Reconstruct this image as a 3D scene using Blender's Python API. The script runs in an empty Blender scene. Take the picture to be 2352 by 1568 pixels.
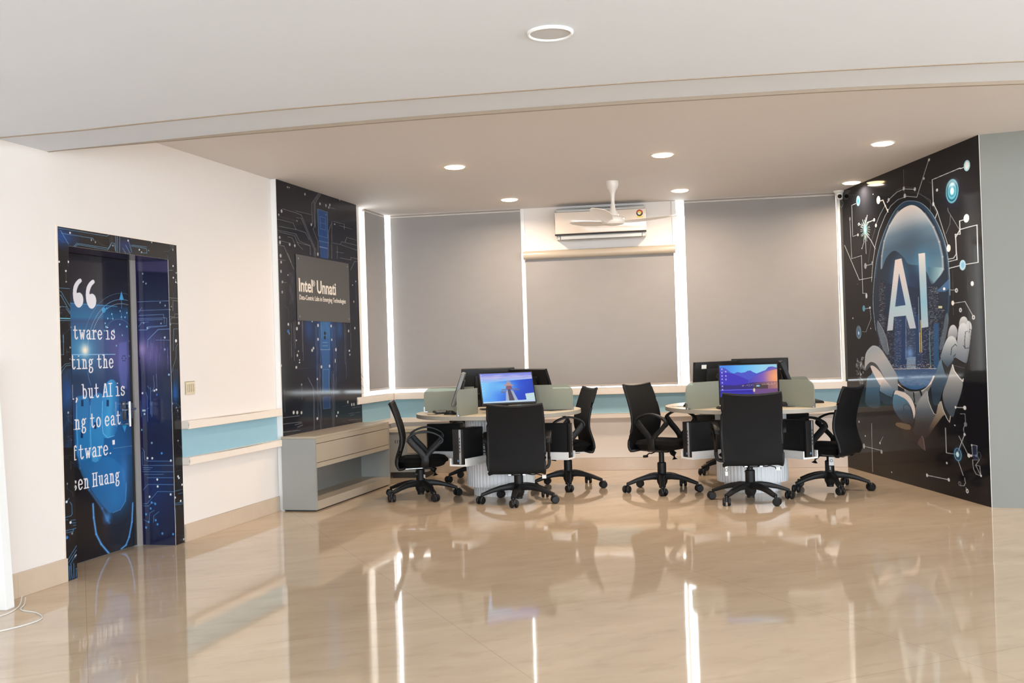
import bpy, bmesh, math, random
import numpy as np
from mathutils import Vector, Matrix
random.seed(7); rng = np.random.default_rng(7)
S = bpy.context.scene
COL = S.collection

# ------------------------------------------------------------------ camera
CAM_H = 1.28; FPX = 2400.0; ROLL = 0.031; PITCH = math.atan(23/FPX)
Fv = Vector((0, math.cos(PITCH), math.sin(PITCH)))
U0 = Vector((0, -math.sin(PITCH), math.cos(PITCH))); R0 = Vector((1, 0, 0))
Rv = R0*math.cos(ROLL) - U0*math.sin(ROLL)
Uv = R0*math.sin(ROLL) + U0*math.cos(ROLL)
cd = bpy.data.cameras.new('camera'); cam = bpy.data.objects.new('camera', cd); COL.objects.link(cam)
cd.sensor_width = 36.0; cd.lens = 36.0*FPX/2352.0; cd.clip_start = 0.05; cd.clip_end = 200
m = Matrix((Rv, Uv, -Fv)).transposed().to_4x4(); m.translation = (0, 0, CAM_H)
cam.matrix_world = m
S.camera = cam

# ------------------------------------------------------------------ world, daylight, exposure
W = bpy.data.worlds.new('world'); S.world = W; W.use_nodes = True
bg = W.node_tree.nodes['Background']
bg.inputs[0].default_value = (0.93, 0.97, 1.0, 1); bg.inputs[1].default_value = 7.0
S.view_settings.view_transform = 'Standard'; S.view_settings.look = 'None'
S.view_settings.gamma = 1; S.view_settings.use_curve_mapping = False
S.view_settings.exposure = 0.08
def area(name, loc, rot, sx, sy, power, col):
    l = bpy.data.lights.new(name, 'AREA'); l.shape = 'RECTANGLE'; l.size = sx; l.size_y = sy
    l.energy = power; l.color = col
    o = bpy.data.objects.new(name, l); o.location = loc; o.rotation_euler = rot; COL.objects.link(o)
    return o
# daylight entering through the wide windows of the hall behind the camera
area('daylight_rear_window', (1.6, -3.9, 1.5), (math.radians(90), 0, 0), 8.5, 1.9, 375, (0.68, 0.84, 1.0))
area('daylight_side_window', (6.9, 1.5, 1.5), (math.radians(90), 0, math.radians(90)), 6.0, 1.9, 105, (0.70, 0.85, 1.0))
DOWN_W = 17.0

# ------------------------------------------------------------------ frames of the walls
P0 = np.array([-2.683, 6.206]); DL = np.array([.2515, .9679]); NL = np.array([.9679, -.2515])
PB = np.array([-1.34, 11.375]); DB = np.array([.9885, -.1509]); NB = np.array([-.1509, -.9885])
PR = np.array([3.558, 7.85]); DR = np.array([-.0635, .998]); NR = np.array([-.998, -.0635])
CEIL = 2.80
def frame(P, D, N):
    def g(s, z, off=0.0): return Vector((P[0]+D[0]*s+N[0]*off, P[1]+D[1]*s+N[1]*off, z))
    return g
gL = frame(P0, DL, NL); gB = frame(PB, DB, NB); gR = frame(PR, DR, NR)
def meas(P, D, N, off=0.0):
    "measured photograph point -> (along wall, height) on a wall plane"
    C = np.array([0, 0, CAM_H]); P3 = np.array([P[0]+N[0]*off, P[1]+N[1]*off, 0]); N3 = np.array([N[0], N[1], 0]); D3 = np.array([D[0], D[1], 0])
    fr, rr, uu = np.array(Fv), np.array(Rv), np.array(Uv)
    def g(x, y):
        d = fr + rr*(x-1176)/FPX - uu*(y-784)/FPX
        t = ((P3-C)@N3)/(d@N3); q = C+d*t
        return float((q-P3)@D3), float(q[2])
    return g

# ------------------------------------------------------------------ materials
def srgb(c):
    c = np.asarray(c, float)/255.0
    return np.where(c <= 0.04045, c/12.92, ((c+0.055)/1.055)**2.4)
MATS = {}
def mat(name, rgb, rough=0.5, metal=0.0, spec=0.5, noise=0.0, nscale=8.0, bump=0.0, bscale=200.0, coat=0.0, emit=None, estr=0.0, trans=0.0, alpha=1.0, stretch=None):
    if name in MATS: return MATS[name]
    M = bpy.data.materials.new(name); M.use_nodes = True; nt = M.node_tree; b = nt.nodes['Principled BSDF']
    c = srgb(rgb); col = (c[0], c[1], c[2], 1)
    b.inputs['Base Color'].default_value = col
    b.inputs['Roughness'].default_value = rough; b.inputs['Metallic'].default_value = metal
    b.inputs['Specular IOR Level'].default_value = spec
    b.inputs['Coat Weight'].default_value = coat; b.inputs['Coat Roughness'].default_value = 0.05
    if trans: b.inputs['Transmission Weight'].default_value = trans
    if alpha < 1: b.inputs['Alpha'].default_value = alpha
    if emit is not None:
        e = srgb(emit); b.inputs['Emission Color'].default_value = (e[0], e[1], e[2], 1); b.inputs['Emission Strength'].default_value = estr
    tc = nt.nodes.new('ShaderNodeTexCoord')
    src = tc.outputs['Object']
    if stretch:
        mp = nt.nodes.new('ShaderNodeMapping'); mp.inputs['Scale'].default_value = stretch; nt.links.new(src, mp.inputs[0]); src = mp.outputs[0]
    n = nt.nodes.new('ShaderNodeTexNoise'); n.inputs['Scale'].default_value = nscale; n.inputs['Detail'].default_value = 4; nt.links.new(src, n.inputs['Vector'])
    mx = nt.nodes.new('ShaderNodeMix'); mx.data_type = 'RGBA'; nt.links.new(n.outputs[0], mx.inputs[0])
    k = max(noise, 0.004)
    mx.inputs[6].default_value = tuple(min(1, v*(1-k)) for v in col[:3])+(1,); mx.inputs[7].default_value = tuple(min(1, v*(1+k)) for v in col[:3])+(1,)
    nt.links.new(mx.outputs[2], b.inputs['Base Color'])
    if bump:
        n2 = nt.nodes.new('ShaderNodeTexNoise'); n2.inputs['Scale'].default_value = bscale; nt.links.new(src, n2.inputs['Vector'])
        bp = nt.nodes.new('ShaderNodeBump'); bp.inputs['Strength'].default_value = bump; bp.inputs['Distance'].default_value = 0.002
        nt.links.new(n2.outputs[0], bp.inputs['Height']); nt.links.new(bp.outputs[0], b.inputs['Normal'])
    MATS[name] = M
    return M
def mat_art(name, gain=1.0, rough=0.3, spec=0.5, emis=0.0):
    M = bpy.data.materials.new(name); M.use_nodes = True; nt = M.node_tree; b = nt.nodes['Principled BSDF']
    a = nt.nodes.new('ShaderNodeAttribute'); a.attribute_name = 'ink'
    if emis:
        b.inputs['Base Color'].default_value = (.01, .01, .01, 1); spec = .15; nt.links.new(a.outputs[0], b.inputs['Emission Color']); b.inputs['Emission Strength'].default_value = emis
    else:
        g = nt.nodes.new('ShaderNodeVectorMath'); g.operation = 'SCALE'; g.inputs[3].default_value = gain
        nt.links.new(a.outputs[0], g.inputs[0]); nt.links.new(g.outputs[0], b.inputs['Base Color'])
    b.inputs['Roughness'].default_value = rough; b.inputs['Specular IOR Level'].default_value = spec
    return M

M_wall = mat('wall_cream_paint', (234, 227, 221), 0.6, noise=0.015, nscale=3, bump=0.05, bscale=90)
M_white = mat('white_paint', (238, 238, 236), 0.45, noise=0.01)
M_ceil = mat('ceiling_white_paint', (218, 224, 232), 0.75, noise=0.012, nscale=2)
M_ceil2 = mat('ceiling_warm_white_paint', (220, 215, 212), 0.75, noise=0.012, nscale=2)
M_tan = mat('tan_edge_trim', (154, 138, 120), 0.6, noise=0.03)
M_gwall = mat('grey_wall_paint', (134, 136, 130), 0.5, noise=0.03, nscale=4, bump=0.06, bscale=60)
M_blue = mat('light_blue_paint', (150, 190, 205), 0.5, noise=0.02)
M_skirt = mat('beige_marble_skirting', (205, 185, 163), 0.25, noise=0.07, nscale=9)
M_ledge = mat('cream_ledge_paint', (240, 228, 215), 0.4, noise=0.01)
M_blind = mat('taupe_blind_fabric', (158, 153, 150), 0.85, spec=0.2, noise=0.035, nscale=5, bump=0.25, bscale=700, stretch=(1, 1, 3))
M_blindrail = mat('blind_bottom_rail', (176, 166, 158), 0.5)
M_cass = mat('beige_cassette_aluminium', (184, 170, 152), 0.3, noise=0.02)
M_lam = mat('grey_beige_laminate', (172, 160, 142), 0.35, noise=0.04, nscale=30, stretch=(1, 12, 1))
M_lamg = mat('grey_laminate', (150, 151, 146), 0.4, noise=0.03)
M_lamd = mat('mid_grey_laminate', (128, 128, 124), 0.35, noise=0.03)
M_top = mat('table_laminate', (206, 192, 168), 0.35, noise=0.04, nscale=25, stretch=(1, 8, 1))
M_edge = mat('table_edge_band', (158, 153, 142), 0.4, noise=0.02)
M_ped = mat('white_ribbed_laminate', (226, 228, 230), 0.35, noise=0.01)
M_black = mat('black_plastic', (24, 24, 25), 0.48, spec=.3, noise=0.08, nscale=20)
M_blackm = mat('matt_black_plastic', (20, 20, 22), 0.5)
M_mesh = mat('black_mesh_fabric', (19, 19, 20), 0.75, spec=0.25, noise=0.15, nscale=60, bump=0.5, bscale=900)
M_seat = mat('black_seat_fabric', (17, 17, 18), 0.85, spec=0.2, noise=0.1, nscale=50, bump=0.4, bscale=700)
M_chrome = mat('chrome', (210, 210, 212), 0.18, metal=1.0)
M_steel = mat('brushed_steel', (170, 170, 172), 0.3, metal=1.0)
M_silver = mat('silver_plastic', (176, 176, 178), 0.35, metal=0.4)
M_alu = mat('grey_aluminium', (178, 172, 166), 0.4, metal=0.3)
M_fan = mat('fan_cream_white', (232, 225, 216), 0.25)
M_ac = mat('glossy_cream_plastic', (236, 222, 208), 0.08, coat=0.6)
M_acg = mat('pale_grey_plastic', (205, 204, 200), 0.35)
M_dark = mat('dark_slot', (42, 38, 36), 0.6)
M_cable = mat('black_cable', (16, 16, 17), 0.5)
M_wcable = mat('white_cable', (222, 220, 214), 0.5)
M_gcable = mat('grey_cable', (120, 117, 110), 0.5)
M_tag = mat('white_card', (236, 236, 232), 0.6)
M_switch = mat('ivory_switch_plastic', (228, 214, 186), 0.35)
M_mouse = mat('bronze_mouse_plastic', (92, 80, 58), 0.25)
M_pad = mat('dark_mouse_pad', (58, 52, 56), 0.8)
M_key = mat('grey_keys', (132, 130, 124), 0.5)
M_grille = mat('grey_speaker_grille', (196, 196, 196), 0.6, metal=0.0, bump=0.5, bscale=1200)
M_red = mat('red_ink', (190, 60, 45), 0.5); M_yel = mat('yellow_ink', (226, 208, 92), 0.5); M_grn = mat('olive_ink', (120, 140, 70), 0.5)
M_bluef = mat('blue_fabric', (70, 130, 190), 0.7); M_gf = mat('grey_beige_fabric', (176, 172, 166), 0.8)
M_lblue = mat('sticker_blue', (90, 140, 190), 0.4)
M_emb = mat('grey_emblem', (96, 98, 100), 0.3, metal=0.5)
M_bulb = mat('downlight_diffuser', (255, 240, 215), 0.4, emit=(255, 214, 160), estr=22)

def mat_floor():
    M = bpy.data.materials.new('polished_beige_marble'); M.use_nodes = True; nt = M.node_tree; b = nt.nodes['Principled BSDF']; L = nt.links
    tc = nt.nodes.new('ShaderNodeTexCoord')
    mp = nt.nodes.new('ShaderNodeMapping'); mp.inputs['Rotation'].default_value = (0, 0, math.radians(-22.5)); L.new(tc.outputs['Object'], mp.inputs[0])
    n = nt.nodes.new('ShaderNodeTexNoise'); n.inputs['Scale'].default_value = 1.1; n.inputs['Detail'].default_value = 7; n.inputs['Roughness'].default_value = .6; n.inputs['Distortion'].default_value = .8
    st = nt.nodes.new('ShaderNodeMapping'); st.inputs['Scale'].default_value = (1, 2.6, 1); L.new(mp.outputs[0], st.inputs[0]); L.new(st.outputs[0], n.inputs['Vector'])
    cr = nt.nodes.new('ShaderNodeValToRGB'); e = cr.color_ramp.elements
    e[0].position = .3; e[0].color = (*srgb((198, 175, 148)), 1); e[1].position = .75; e[1].color = (*srgb((214, 192, 165)), 1)
    L.new(n.outputs[0], cr.inputs[0])
    n2 = nt.nodes.new('ShaderNodeTexNoise'); n2.inputs['Scale'].default_value = 5; n2.inputs['Detail'].default_value = 8; L.new(st.outputs[0], n2.inputs['Vector'])
    v = nt.nodes.new('ShaderNodeValToRGB'); v.color_ramp.elements[0].position = .33; v.color_ramp.elements[0].color = (.80, .77, .73, 1); v.color_ramp.elements[1].position = .45; v.color_ramp.elements[1].color = (1, 1, 1, 1)
    L.new(n2.outputs[0], v.inputs[0])
    mu = nt.nodes.new('ShaderNodeMix'); mu.data_type = 'RGBA'; mu.blend_type = 'MULTIPLY'; mu.inputs[0].default_value = .3
    L.new(cr.outputs[0], mu.inputs[6]); L.new(v.outputs[0], mu.inputs[7])
    br = nt.nodes.new('ShaderNodeTexBrick'); br.offset = 0; br.inputs['Scale'].default_value = 1; br.inputs['Mortar Size'].default_value = .0016
    br.inputs['Brick Width'].default_value = 1.6; br.inputs['Row Height'].default_value = 1.6; br.inputs['Mortar Smooth'].default_value = 0.1
    br.inputs['Color1'].default_value = (1, 1, 1, 1); br.inputs['Color2'].default_value = (1, 1, 1, 1); br.inputs['Mortar'].default_value = (.78, .73, .66, 1)
    L.new(mp.outputs[0], br.inputs['Vector'])
    m2 = nt.nodes.new('ShaderNodeMix'); m2.data_type = 'RGBA'; m2.blend_type = 'MULTIPLY'; m2.inputs[0].default_value = 1
    L.new(mu.outputs[2], m2.inputs[6]); L.new(br.outputs['Color'], m2.inputs[7]); L.new(m2.outputs[2], b.inputs['Base Color'])
    b.inputs['Roughness'].default_value = .05; b.inputs['IOR'].default_value = 1.46
    n3 = nt.nodes.new('ShaderNodeTexNoise'); n3.inputs['Scale'].default_value = 1.6; L.new(mp.outputs[0], n3.inputs['Vector'])
    bp = nt.nodes.new('ShaderNodeBump'); bp.inputs['Strength'].default_value = .08; bp.inputs['Distance'].default_value = .01; L.new(n3.outputs[0], bp.inputs['Height']); L.new(bp.outputs[0], b.inputs['Normal'])
    return M
M_floor = mat_floor()
def mat_glass(name, col, rough, mixdiff):
    M = bpy.data.materials.new(name); M.use_nodes = True; nt = M.node_tree; nt.nodes.clear(); L = nt.links
    out = nt.nodes.new('ShaderNodeOutputMaterial')
    tr = nt.nodes.new('ShaderNodeBsdfTransparent'); tr.inputs[0].default_value = (*srgb(col), 1)
    gl = nt.nodes.new('ShaderNodeBsdfGlossy'); gl.inputs['Roughness'].default_value = rough
    fr = nt.nodes.new('ShaderNodeFresnel'); fr.inputs[0].default_value = 1.45
    ge = nt.nodes.new('ShaderNodeNewGeometry'); iv = nt.nodes.new('ShaderNodeMath'); iv.operation = 'SUBTRACT'; iv.inputs[0].default_value = 1.0; L.new(ge.outputs['Backfacing'], iv.inputs[1])
    ml = nt.nodes.new('ShaderNodeMath'); ml.operation = 'MULTIPLY'; L.new(fr.outputs[0], ml.inputs[0]); L.new(iv.outputs[0], ml.inputs[1])
    m1 = nt.nodes.new('ShaderNodeMixShader'); L.new(ml.outputs[0], m1.inputs[0]); L.new(tr.outputs[0], m1.inputs[1]); L.new(gl.outputs[0], m1.inputs[2])
    last = m1
    if mixdiff:
        df = nt.nodes.new('ShaderNodeBsdfDiffuse'); df.inputs[0].default_value = (*srgb(col), 1)
        tl = nt.nodes.new('ShaderNodeBsdfTranslucent'); tl.inputs[0].default_value = (*srgb(col), 1)
        md = nt.nodes.new('ShaderNodeMixShader'); md.inputs[0].default_value = .45; L.new(df.outputs[0], md.inputs[1]); L.new(tl.outputs[0], md.inputs[2])
        m2 = nt.nodes.new('ShaderNodeMixShader'); m2.inputs[0].default_value = mixdiff; L.new(m1.outputs[0], m2.inputs[1]); L.new(md.outputs[0], m2.inputs[2]); last = m2
    L.new(last.outputs[0], out.inputs[0]); return M
M_glass = mat_glass('window_glass', (248, 250, 250), 0.02, 0)
M_frost = mat_glass('frosted_green_glass', (188, 193, 182), 0.3, 0.62)
M_acryl = mat_glass('smoked_clear_acrylic', (176, 174, 172), 0.2, 0.34)

# ------------------------------------------------------------------ mesh helpers
def obj(name, bm, m, parent=None, smooth=None):
    me = bpy.data.meshes.new(name)
    bmesh.ops.recalc_face_normals(bm, faces=bm.faces)
    bm.to_mesh(me); bm.free()
    if smooth is not None:
        me.polygons.foreach_set('use_smooth', [True]*len(me.polygons)); me.set_sharp_from_angle(angle=math.radians(smooth))
    ms = m if isinstance(m, (list, tuple)) else [m]
    for x in ms: me.materials.append(x)
    o = bpy.data.objects.new(name, me); COL.objects.link(o)
    if parent: o.parent = parent
    return o
def tag(o, label=None, cat=None, group=None, kind=None):
    if label: o['label'] = label
    if cat: o['category'] = cat
    if group: o['group'] = group
    if kind: o['kind'] = kind
    return o
def thing(name, label, cat, loc=(0, 0, 0), rz=0.0, group=None):
    o = bpy.data.objects.new(name, None); COL.objects.link(o); o.location = loc; o.rotation_euler = (0, 0, rz); o.empty_display_size = .1
    return tag(o, label, cat, group)
def struct(name, bm, m, label=None, parent=None, smooth=None):
    o = obj(name, bm, m, parent, smooth)
    if not parent: o['kind'] = 'structure'
    if label: o['label'] = label
    return o
def copy_tree(o, parent=None):
    c = o.copy(); COL.objects.link(c); c.parent = parent
    for ch in list(o.children): copy_tree(ch, c)
    return c
def prism(bm, pts, z0, z1, mi=0):
    "vertical prism over plan polygon pts"
    a = [bm.verts.new((p[0], p[1], z0)) for p in pts]; b = [bm.verts.new((p[0], p[1], z1)) for p in pts]
    n = len(pts); fs = [bm.faces.new(a), bm.faces.new(b)]
    for i in range(n): fs.append(bm.faces.new((a[i], a[(i+1) % n], b[(i+1) % n], b[i])))
    for f in fs: f.material_index = mi
    return a+b
def wbox(bm, g, s0, s1, z0, z1, o0, o1, bev=0.0, mi=0):
    "box in a wall frame: along s, height z, offset o"
    v = [bm.verts.new(g(s, z, o)) for o in (o0, o1) for z in (z0, z1) for s in (s0, s1)]
    idx = [(0, 1, 3, 2), (4, 5, 7, 6), (0, 1, 5, 4), (2, 3, 7, 6), (0, 2, 6, 4), (1, 3, 7, 5)]
    fs = [bm.faces.new([v[i] for i in q]) for q in idx]
    for f in fs: f.material_index = mi
    if bev:
        es = {e for f in fs for e in f.edges}
        bmesh.ops.bevel(bm, geom=list(es), offset=bev, segments=2, affect='EDGES', profile=.5)
def box(bm, x0, x1, y0, y1, z0, z1, bev=0.0, mi=0, M=None):
    g = lambda s, z, o: Vector((s, o, z)) if M is None else M @ Vector((s, o, z))
    wbox(bm, g, x0, x1, z0, z1, y0, y1, bev, mi)
def lathe(bm, prof, n=32, c=(0, 0, 0), ax='z', M=None, caps=True, mi=0):
    rings = []
    for r, z in prof:
        ring = []
        for i in range(n):
            a = 2*math.pi*i/n
            p = Vector((r*math.cos(a), r*math.sin(a), z))
            if ax == 'x': p = Vector((p.z, p.x, p.y))
            if ax == 'y': p = Vector((p.x, p.z, p.y))
            if M: p = M @ p
            ring.append(bm.verts.new(p+Vector(c)))
        rings.append(ring)
    for a, b in zip(rings, rings[1:]):
        for i in range(n):
            f = bm.faces.new((a[i], a[(i+1) % n], b[(i+1) % n], b[i])); f.material_index = mi
    if caps:
        bm.faces.new(rings[0]).material_index = mi; bm.faces.new(rings[-1]).material_index = mi
def smoothpts(pts, k=4, closed=False):
    P = [Vector(p) for p in pts]; n = len(P); out = []
    rngi = range(n) if closed else range(n-1)
    for i in rngi:
        p0 = P[(i-1) % n] if (closed or i > 0) else P[0]; p1 = P[i]; p2 = P[(i+1) % n]; p3 = P[(i+2) % n] if (closed or i+2 < n) else P[-1]
        for j in range(k):
            t = j/k; out.append(0.5*((2*p1)+(-p0+p2)*t+(2*p0-5*p1+4*p2-p3)*t*t+(-p0+3*p1-3*p2+p3)*t**3))
    if not closed: out.append(P[-1])
    return out
def sweep(bm, pts, w, h=None, side=None, n=8, closed=False, square=False, mi=0):
    "tube along pts, half sizes w (along side) and h; w,h numbers or per-point lists"
    P = [Vector(p) for p in pts]; N = len(P); rings = []
    for i in range(N):
        t = (P[(i+1) % N]-P[i-1]) if (closed or 0 < i < N-1) else (P[1]-P[0] if i == 0 else P[-1]-P[-2])
        t.normalize()
        sd = Vector(side) if side else (Vector((0, 0, 1)).cross(t) if abs(t.z) < .95 else Vector((1, 0, 0)))
        sd = (sd - t*sd.dot(t)).normalized(); up = t.cross(sd)
        ww = w[i] if isinstance(w, (list, tuple)) else w
        hh = (h[i] if isinstance(h, (list, tuple)) else h) if h is not None else ww
        ring = []
        for j in range(n):
            a = 2*math.pi*(j+.5)/n; ca, sa = math.cos(a), math.sin(a)
            if square: ca = math.copysign(abs(ca)**.45, ca); sa = math.copysign(abs(sa)**.45, sa)
            ring.append(bm.verts.new(P[i]+sd*ca*ww+up*sa*hh))
        rings.append(ring)
    R = rings+[rings[0]] if closed else rings
    for a, b in zip(R, R[1:]):
        for i in range(n):
            bm.faces.new((a[i], a[(i+1) % n], b[(i+1) % n], b[i])).material_index = mi
    if not closed:
        bm.faces.new(rings[0]).material_index = mi; bm.faces.new(rings[-1]).material_index = mi
def nb(): return bmesh.new()
def textmesh(name, body, size, m, parent, Mx, ext=0.0006, bold=0.0, sx=1.0):
    cu = bpy.data.curves.new(name, 'FONT'); cu.body = body; cu.size = size; cu.extrude = ext; cu.offset = bold; cu.resolution_u = 3
    t = bpy.data.objects.new('tmp', cu); COL.objects.link(t)
    dg = bpy.context.evaluated_depsgraph_get(); me = bpy.data.meshes.new_from_object(t.evaluated_get(dg))
    bpy.data.objects.remove(t)
    me.name = name; me.materials.clear(); me.materials.append(m)
    me.transform(Mx @ Matrix.Diagonal((sx, 1, 1, 1)))
    o = bpy.data.objects.new(name, me); COL.objects.link(o); o.parent = parent
    return o
def wallM(g, s, z, off, flip=1):
    "matrix that lays flat text on a wall frame (x along +s*flip, y up)"
    o = g(s, z, off); x = (g(s+1, z, off)-o)*flip; y = Vector((0, 0, 1)); zz = x.cross(y)
    M = Matrix((x, y, zz)).transposed().to_4x4(); M.translation = o; return M

# ------------------------------------------------------------------ painter for printed vinyl (colour per mesh point)
class Art:
    def __init__(s, g, s0, s1, z0, z1, ax, az, q=1.2, bgc=(38, 37, 39)):
        s.tint = (1, 1, 1)
        s.g = g; s.s0, s.s1, s.z0, s.z1, s.ax, s.az = s0, s1, z0, z1, ax, az
        s.W = int(abs(s1-s0)*ax*q)+1; s.H = int((z1-z0)*az*q)+1; s.q = q
        s.sg = 1 if s1 > s0 else -1
        s.U, s.V = np.meshgrid(np.arange(s.W)/q, np.arange(s.H)/q)
        s.C = np.zeros((s.H, s.W, 3)); s.C[:] = bgc
        s.view(0, 0, 1)
    def view(s, ox, oy, k): s.ox, s.oy, s.k = ox, oy, k
    def P(s, pts):
        out = []
        for X, Y in pts:
            a, z = s.g(s.ox+X/s.k, s.oy+Y/s.k); out.append(((a-s.s0)*s.sg*s.ax, (s.z1-z)*s.az))
        return np.array(out)
    def bb(s, x0, y0, x1, y1):
        q = s.q; i0 = max(0, int(x0*q)-1); i1 = min(s.W, int(x1*q)+3); j0 = max(0, int(y0*q)-1); j1 = min(s.H, int(y1*q)+3)
        if i1 <= i0 or j1 <= j0: return None
        return (slice(j0, j1), slice(i0, i1))
    def put(s, sl, a, col):
        a = np.clip(a, 0, 1)[..., None]; s.C[sl] = s.C[sl]*(1-a)+(np.asarray(col, float) if not isinstance(col, np.ndarray) or col.ndim == 1 else col)*a
    def seg(s, U, V, a, b):
        d = b-a; L = d@d+1e-9; t = np.clip(((U-a[0])*d[0]+(V-a[1])*d[1])/L, 0, 1)
        return np.hypot(U-a[0]-t*d[0], V-a[1]-t*d[1])
    def lineu(s, Q, w, col, al=1.0, soft=.55):
        for a, b in zip(Q, Q[1:]):
            p = w+2; sl = s.bb(min(a[0], b[0])-p, min(a[1], b[1])-p, max(a[0], b[0])+p, max(a[1], b[1])+p)
            if sl is None: continue
            s.put(sl, al*np.clip((w/2-s.seg(s.U[sl], s.V[sl], a, b))/soft+.5, 0, 1), col)
    def line(s, pts, w, col, al=1.0, soft=.55): s.lineu(s.P(pts), w, col, al, soft)
    def polyu(s, Q, col, al=1.0, soft=.6, grad=None):
        p = soft+1; sl = s.bb(Q[:, 0].min()-p, Q[:, 1].min()-p, Q[:, 0].max()+p, Q[:, 1].max()+p)
        if sl is None: return
        U, V = s.U[sl], s.V[sl]; ins = np.zeros(U.shape, bool); D = np.full(U.shape, 1e9); n = len(Q)
        for i in range(n):
            a, b = Q[i], Q[(i+1) % n]
            c = ((a[1] > V) != (b[1] > V)) & (U < (b[0]-a[0])*(V-a[1])/((b[1]-a[1]) if b[1] != a[1] else 1e-9)+a[0]); ins ^= c
            D = np.minimum(D, s.seg(U, V, a, b))
        sd = np.where(ins, D, -D); A = al*np.clip(sd/soft+.5, 0, 1)
        if grad is not None:
            g0, g1, cs = grad; d = g1-g0; t = np.clip(((U-g0[0])*d[0]+(V-g0[1])*d[1])/(d@d), 0, 1)
            xs = np.linspace(0, 1, len(cs)); col = np.stack([np.interp(t, xs, [c[k] for c in cs]) for k in range(3)], -1)
        s.put(sl, A, col)
    def poly(s, pts, col=None, al=1.0, soft=.6, grad=None, sm=0):
        if sm: pts = [(p.x, p.y) for p in smoothpts([(a, b, 0) for a, b in pts], sm, True)]
        if grad is not None: gp = s.P(grad[:2]); grad = (gp[0], gp[1], grad[2])
        s.polyu(s.P(pts), col, al, soft, grad)
    def ell(s, c, rx, ry, col, al=1.0, ring=0, soft=.6, glow=False, ang=0):
        q = s.P([c])[0]; rx, ry = rx/s.k, ry/s.k; R = max(rx, ry)*(2.6 if glow else 1)+ring+2
        sl = s.bb(q[0]-R, q[1]-R, q[0]+R, q[1]+R)
        if sl is None: return
        du, dv = s.U[sl]-q[0], s.V[sl]-q[1]
        if ang: ca, sa = math.cos(ang), math.sin(ang); du, dv = du*ca+dv*sa, -du*sa+dv*ca
        r = np.hypot(du/rx, dv/ry)
        if glow: s.put(sl, al*np.exp(-r*r*1.6), col); return
        sc = (rx*ry)/np.hypot(ry*np.where(r > 0, du/rx/np.maximum(r, 1e-6), 1), rx*np.where(r > 0, dv/ry/np.maximum(r, 1e-6), 0)+1e-9)
        d = (1-r)*sc
        if ring: s.put(sl, al*np.clip((ring/2-abs(d))/soft+.5, 0, 1), col)
        else: s.put(sl, al*np.clip(d/soft+.5, 0, 1), col)
    def node(s, c, r, line, col=(200, 200, 198), w=1.2, ry=None):
        if line: s.line(line, w, col)
        s.ell(c, r, ry or r*1.7, col)
    def mesh(s, name, gw, off, m, parent=None):
        us = s.s0+s.sg*np.arange(s.W)/s.q/s.ax; zs = s.z1-np.arange(s.H)/s.q/s.az
        us = np.clip(us, min(s.s0, s.s1), max(s.s0, s.s1)); us[-1] = s.s1; zs[-1] = s.z0
        o = np.array(gw(0, 0, off)); dx = np.array(gw(1, 0, off))-o; dz = np.array(gw(0, 1, off))-o
        A, Z = np.meshgrid(us, zs); co = o+A[..., None]*dx+Z[..., None]*dz
        H, Wd = s.H, s.W; i = np.arange(H*Wd).reshape(H, Wd)
        f = np.stack([i[1:, :-1], i[1:, 1:], i[:-1, 1:], i[:-1, :-1]], -1).reshape(-1, 4)
        if s.sg < 0: f = f[:, ::-1]
        nf = len(f); me = bpy.data.meshes.new(name)
        me.vertices.add(H*Wd); me.vertices.foreach_set('co', co.reshape(-1).astype(np.float32))
        me.loops.add(nf*4); me.loops.foreach_set('vertex_index', f.reshape(-1).astype(np.int32))
        me.polygons.add(nf); me.polygons.foreach_set('loop_start', np.arange(nf, dtype=np.int32)*4)
        me.update(calc_edges=True)
        at = me.color_attributes.new('ink', 'FLOAT_COLOR', 'POINT')
        c = np.ones((H*Wd, 4), np.float32); c[:, :3] = srgb(np.clip(s.C.reshape(-1, 3)*np.array(s.tint), 0, 255)); at.data.foreach_set('color', c.reshape(-1))
        me.materials.append(m); o = bpy.data.objects.new(name, me); COL.objects.link(o)
        if parent: o.parent = parent
        return o
# ================================================================== ROOM
ZB = 0.87      # window sill height
bm = nb(); prism(bm, [(-6, -4.3), (8, -4.3), (8, 12.2), (-6, 12.2)], -0.12, 0.0)
struct('floor', bm, M_floor, 'polished beige marble floor with faint tile seams')

# left wall with the door recess and the side window
def wallL(bm, s0, s1, z0, z1, o0=-.32, o1=0.0): wbox(bm, gL, s0, s1, z0, z1, o0, o1)
WS0, WS1 = 4.60, 5.44
bm = nb()
wallL(bm, -10.6, .06, -.02, 2.9); wallL(bm, .06, 1.20, 2.05, 2.9); wallL(bm, 1.20, WS0, -.02, 2.9)
wallL(bm, WS0, WS1, -.02, ZB-.03); wallL(bm, WS1, 5.70, -.02, 2.9, -.32, -.22); wallL(bm, .06, 1.20, -.02, 2.05, -.36, -.31)
struct('wall_left', bm, M_wall, 'cream wall with the printed door, rails and side window')

# back wall: corner (s=0) to the mural corner (s=4.84); windows between
B1, B2, B3 = (-.03, 1.515), (1.535, 3.115), (3.12, 4.80)
bm = nb()
def wallB(s0, s1, z0, z1, o0=-.25, o1=0.0): wbox(bm, gB, s0, s1, z0, z1, o0, o1)
wallB(-.3, 5.1, -.02, ZB-.03); wallB(-.3, -.14, ZB-.03, 2.9); wallB(1.517, 1.533, ZB-.03, 2.9); wallB(1.533, 3.085, 2.30, 2.9); wallB(3.117, 3.122, ZB-.03, 2.9)
wallB(4.785, 5.1, ZB-.03, 2.9)
struct('wall_back', bm, M_wall, 'cream window wall behind the round tables')
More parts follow.
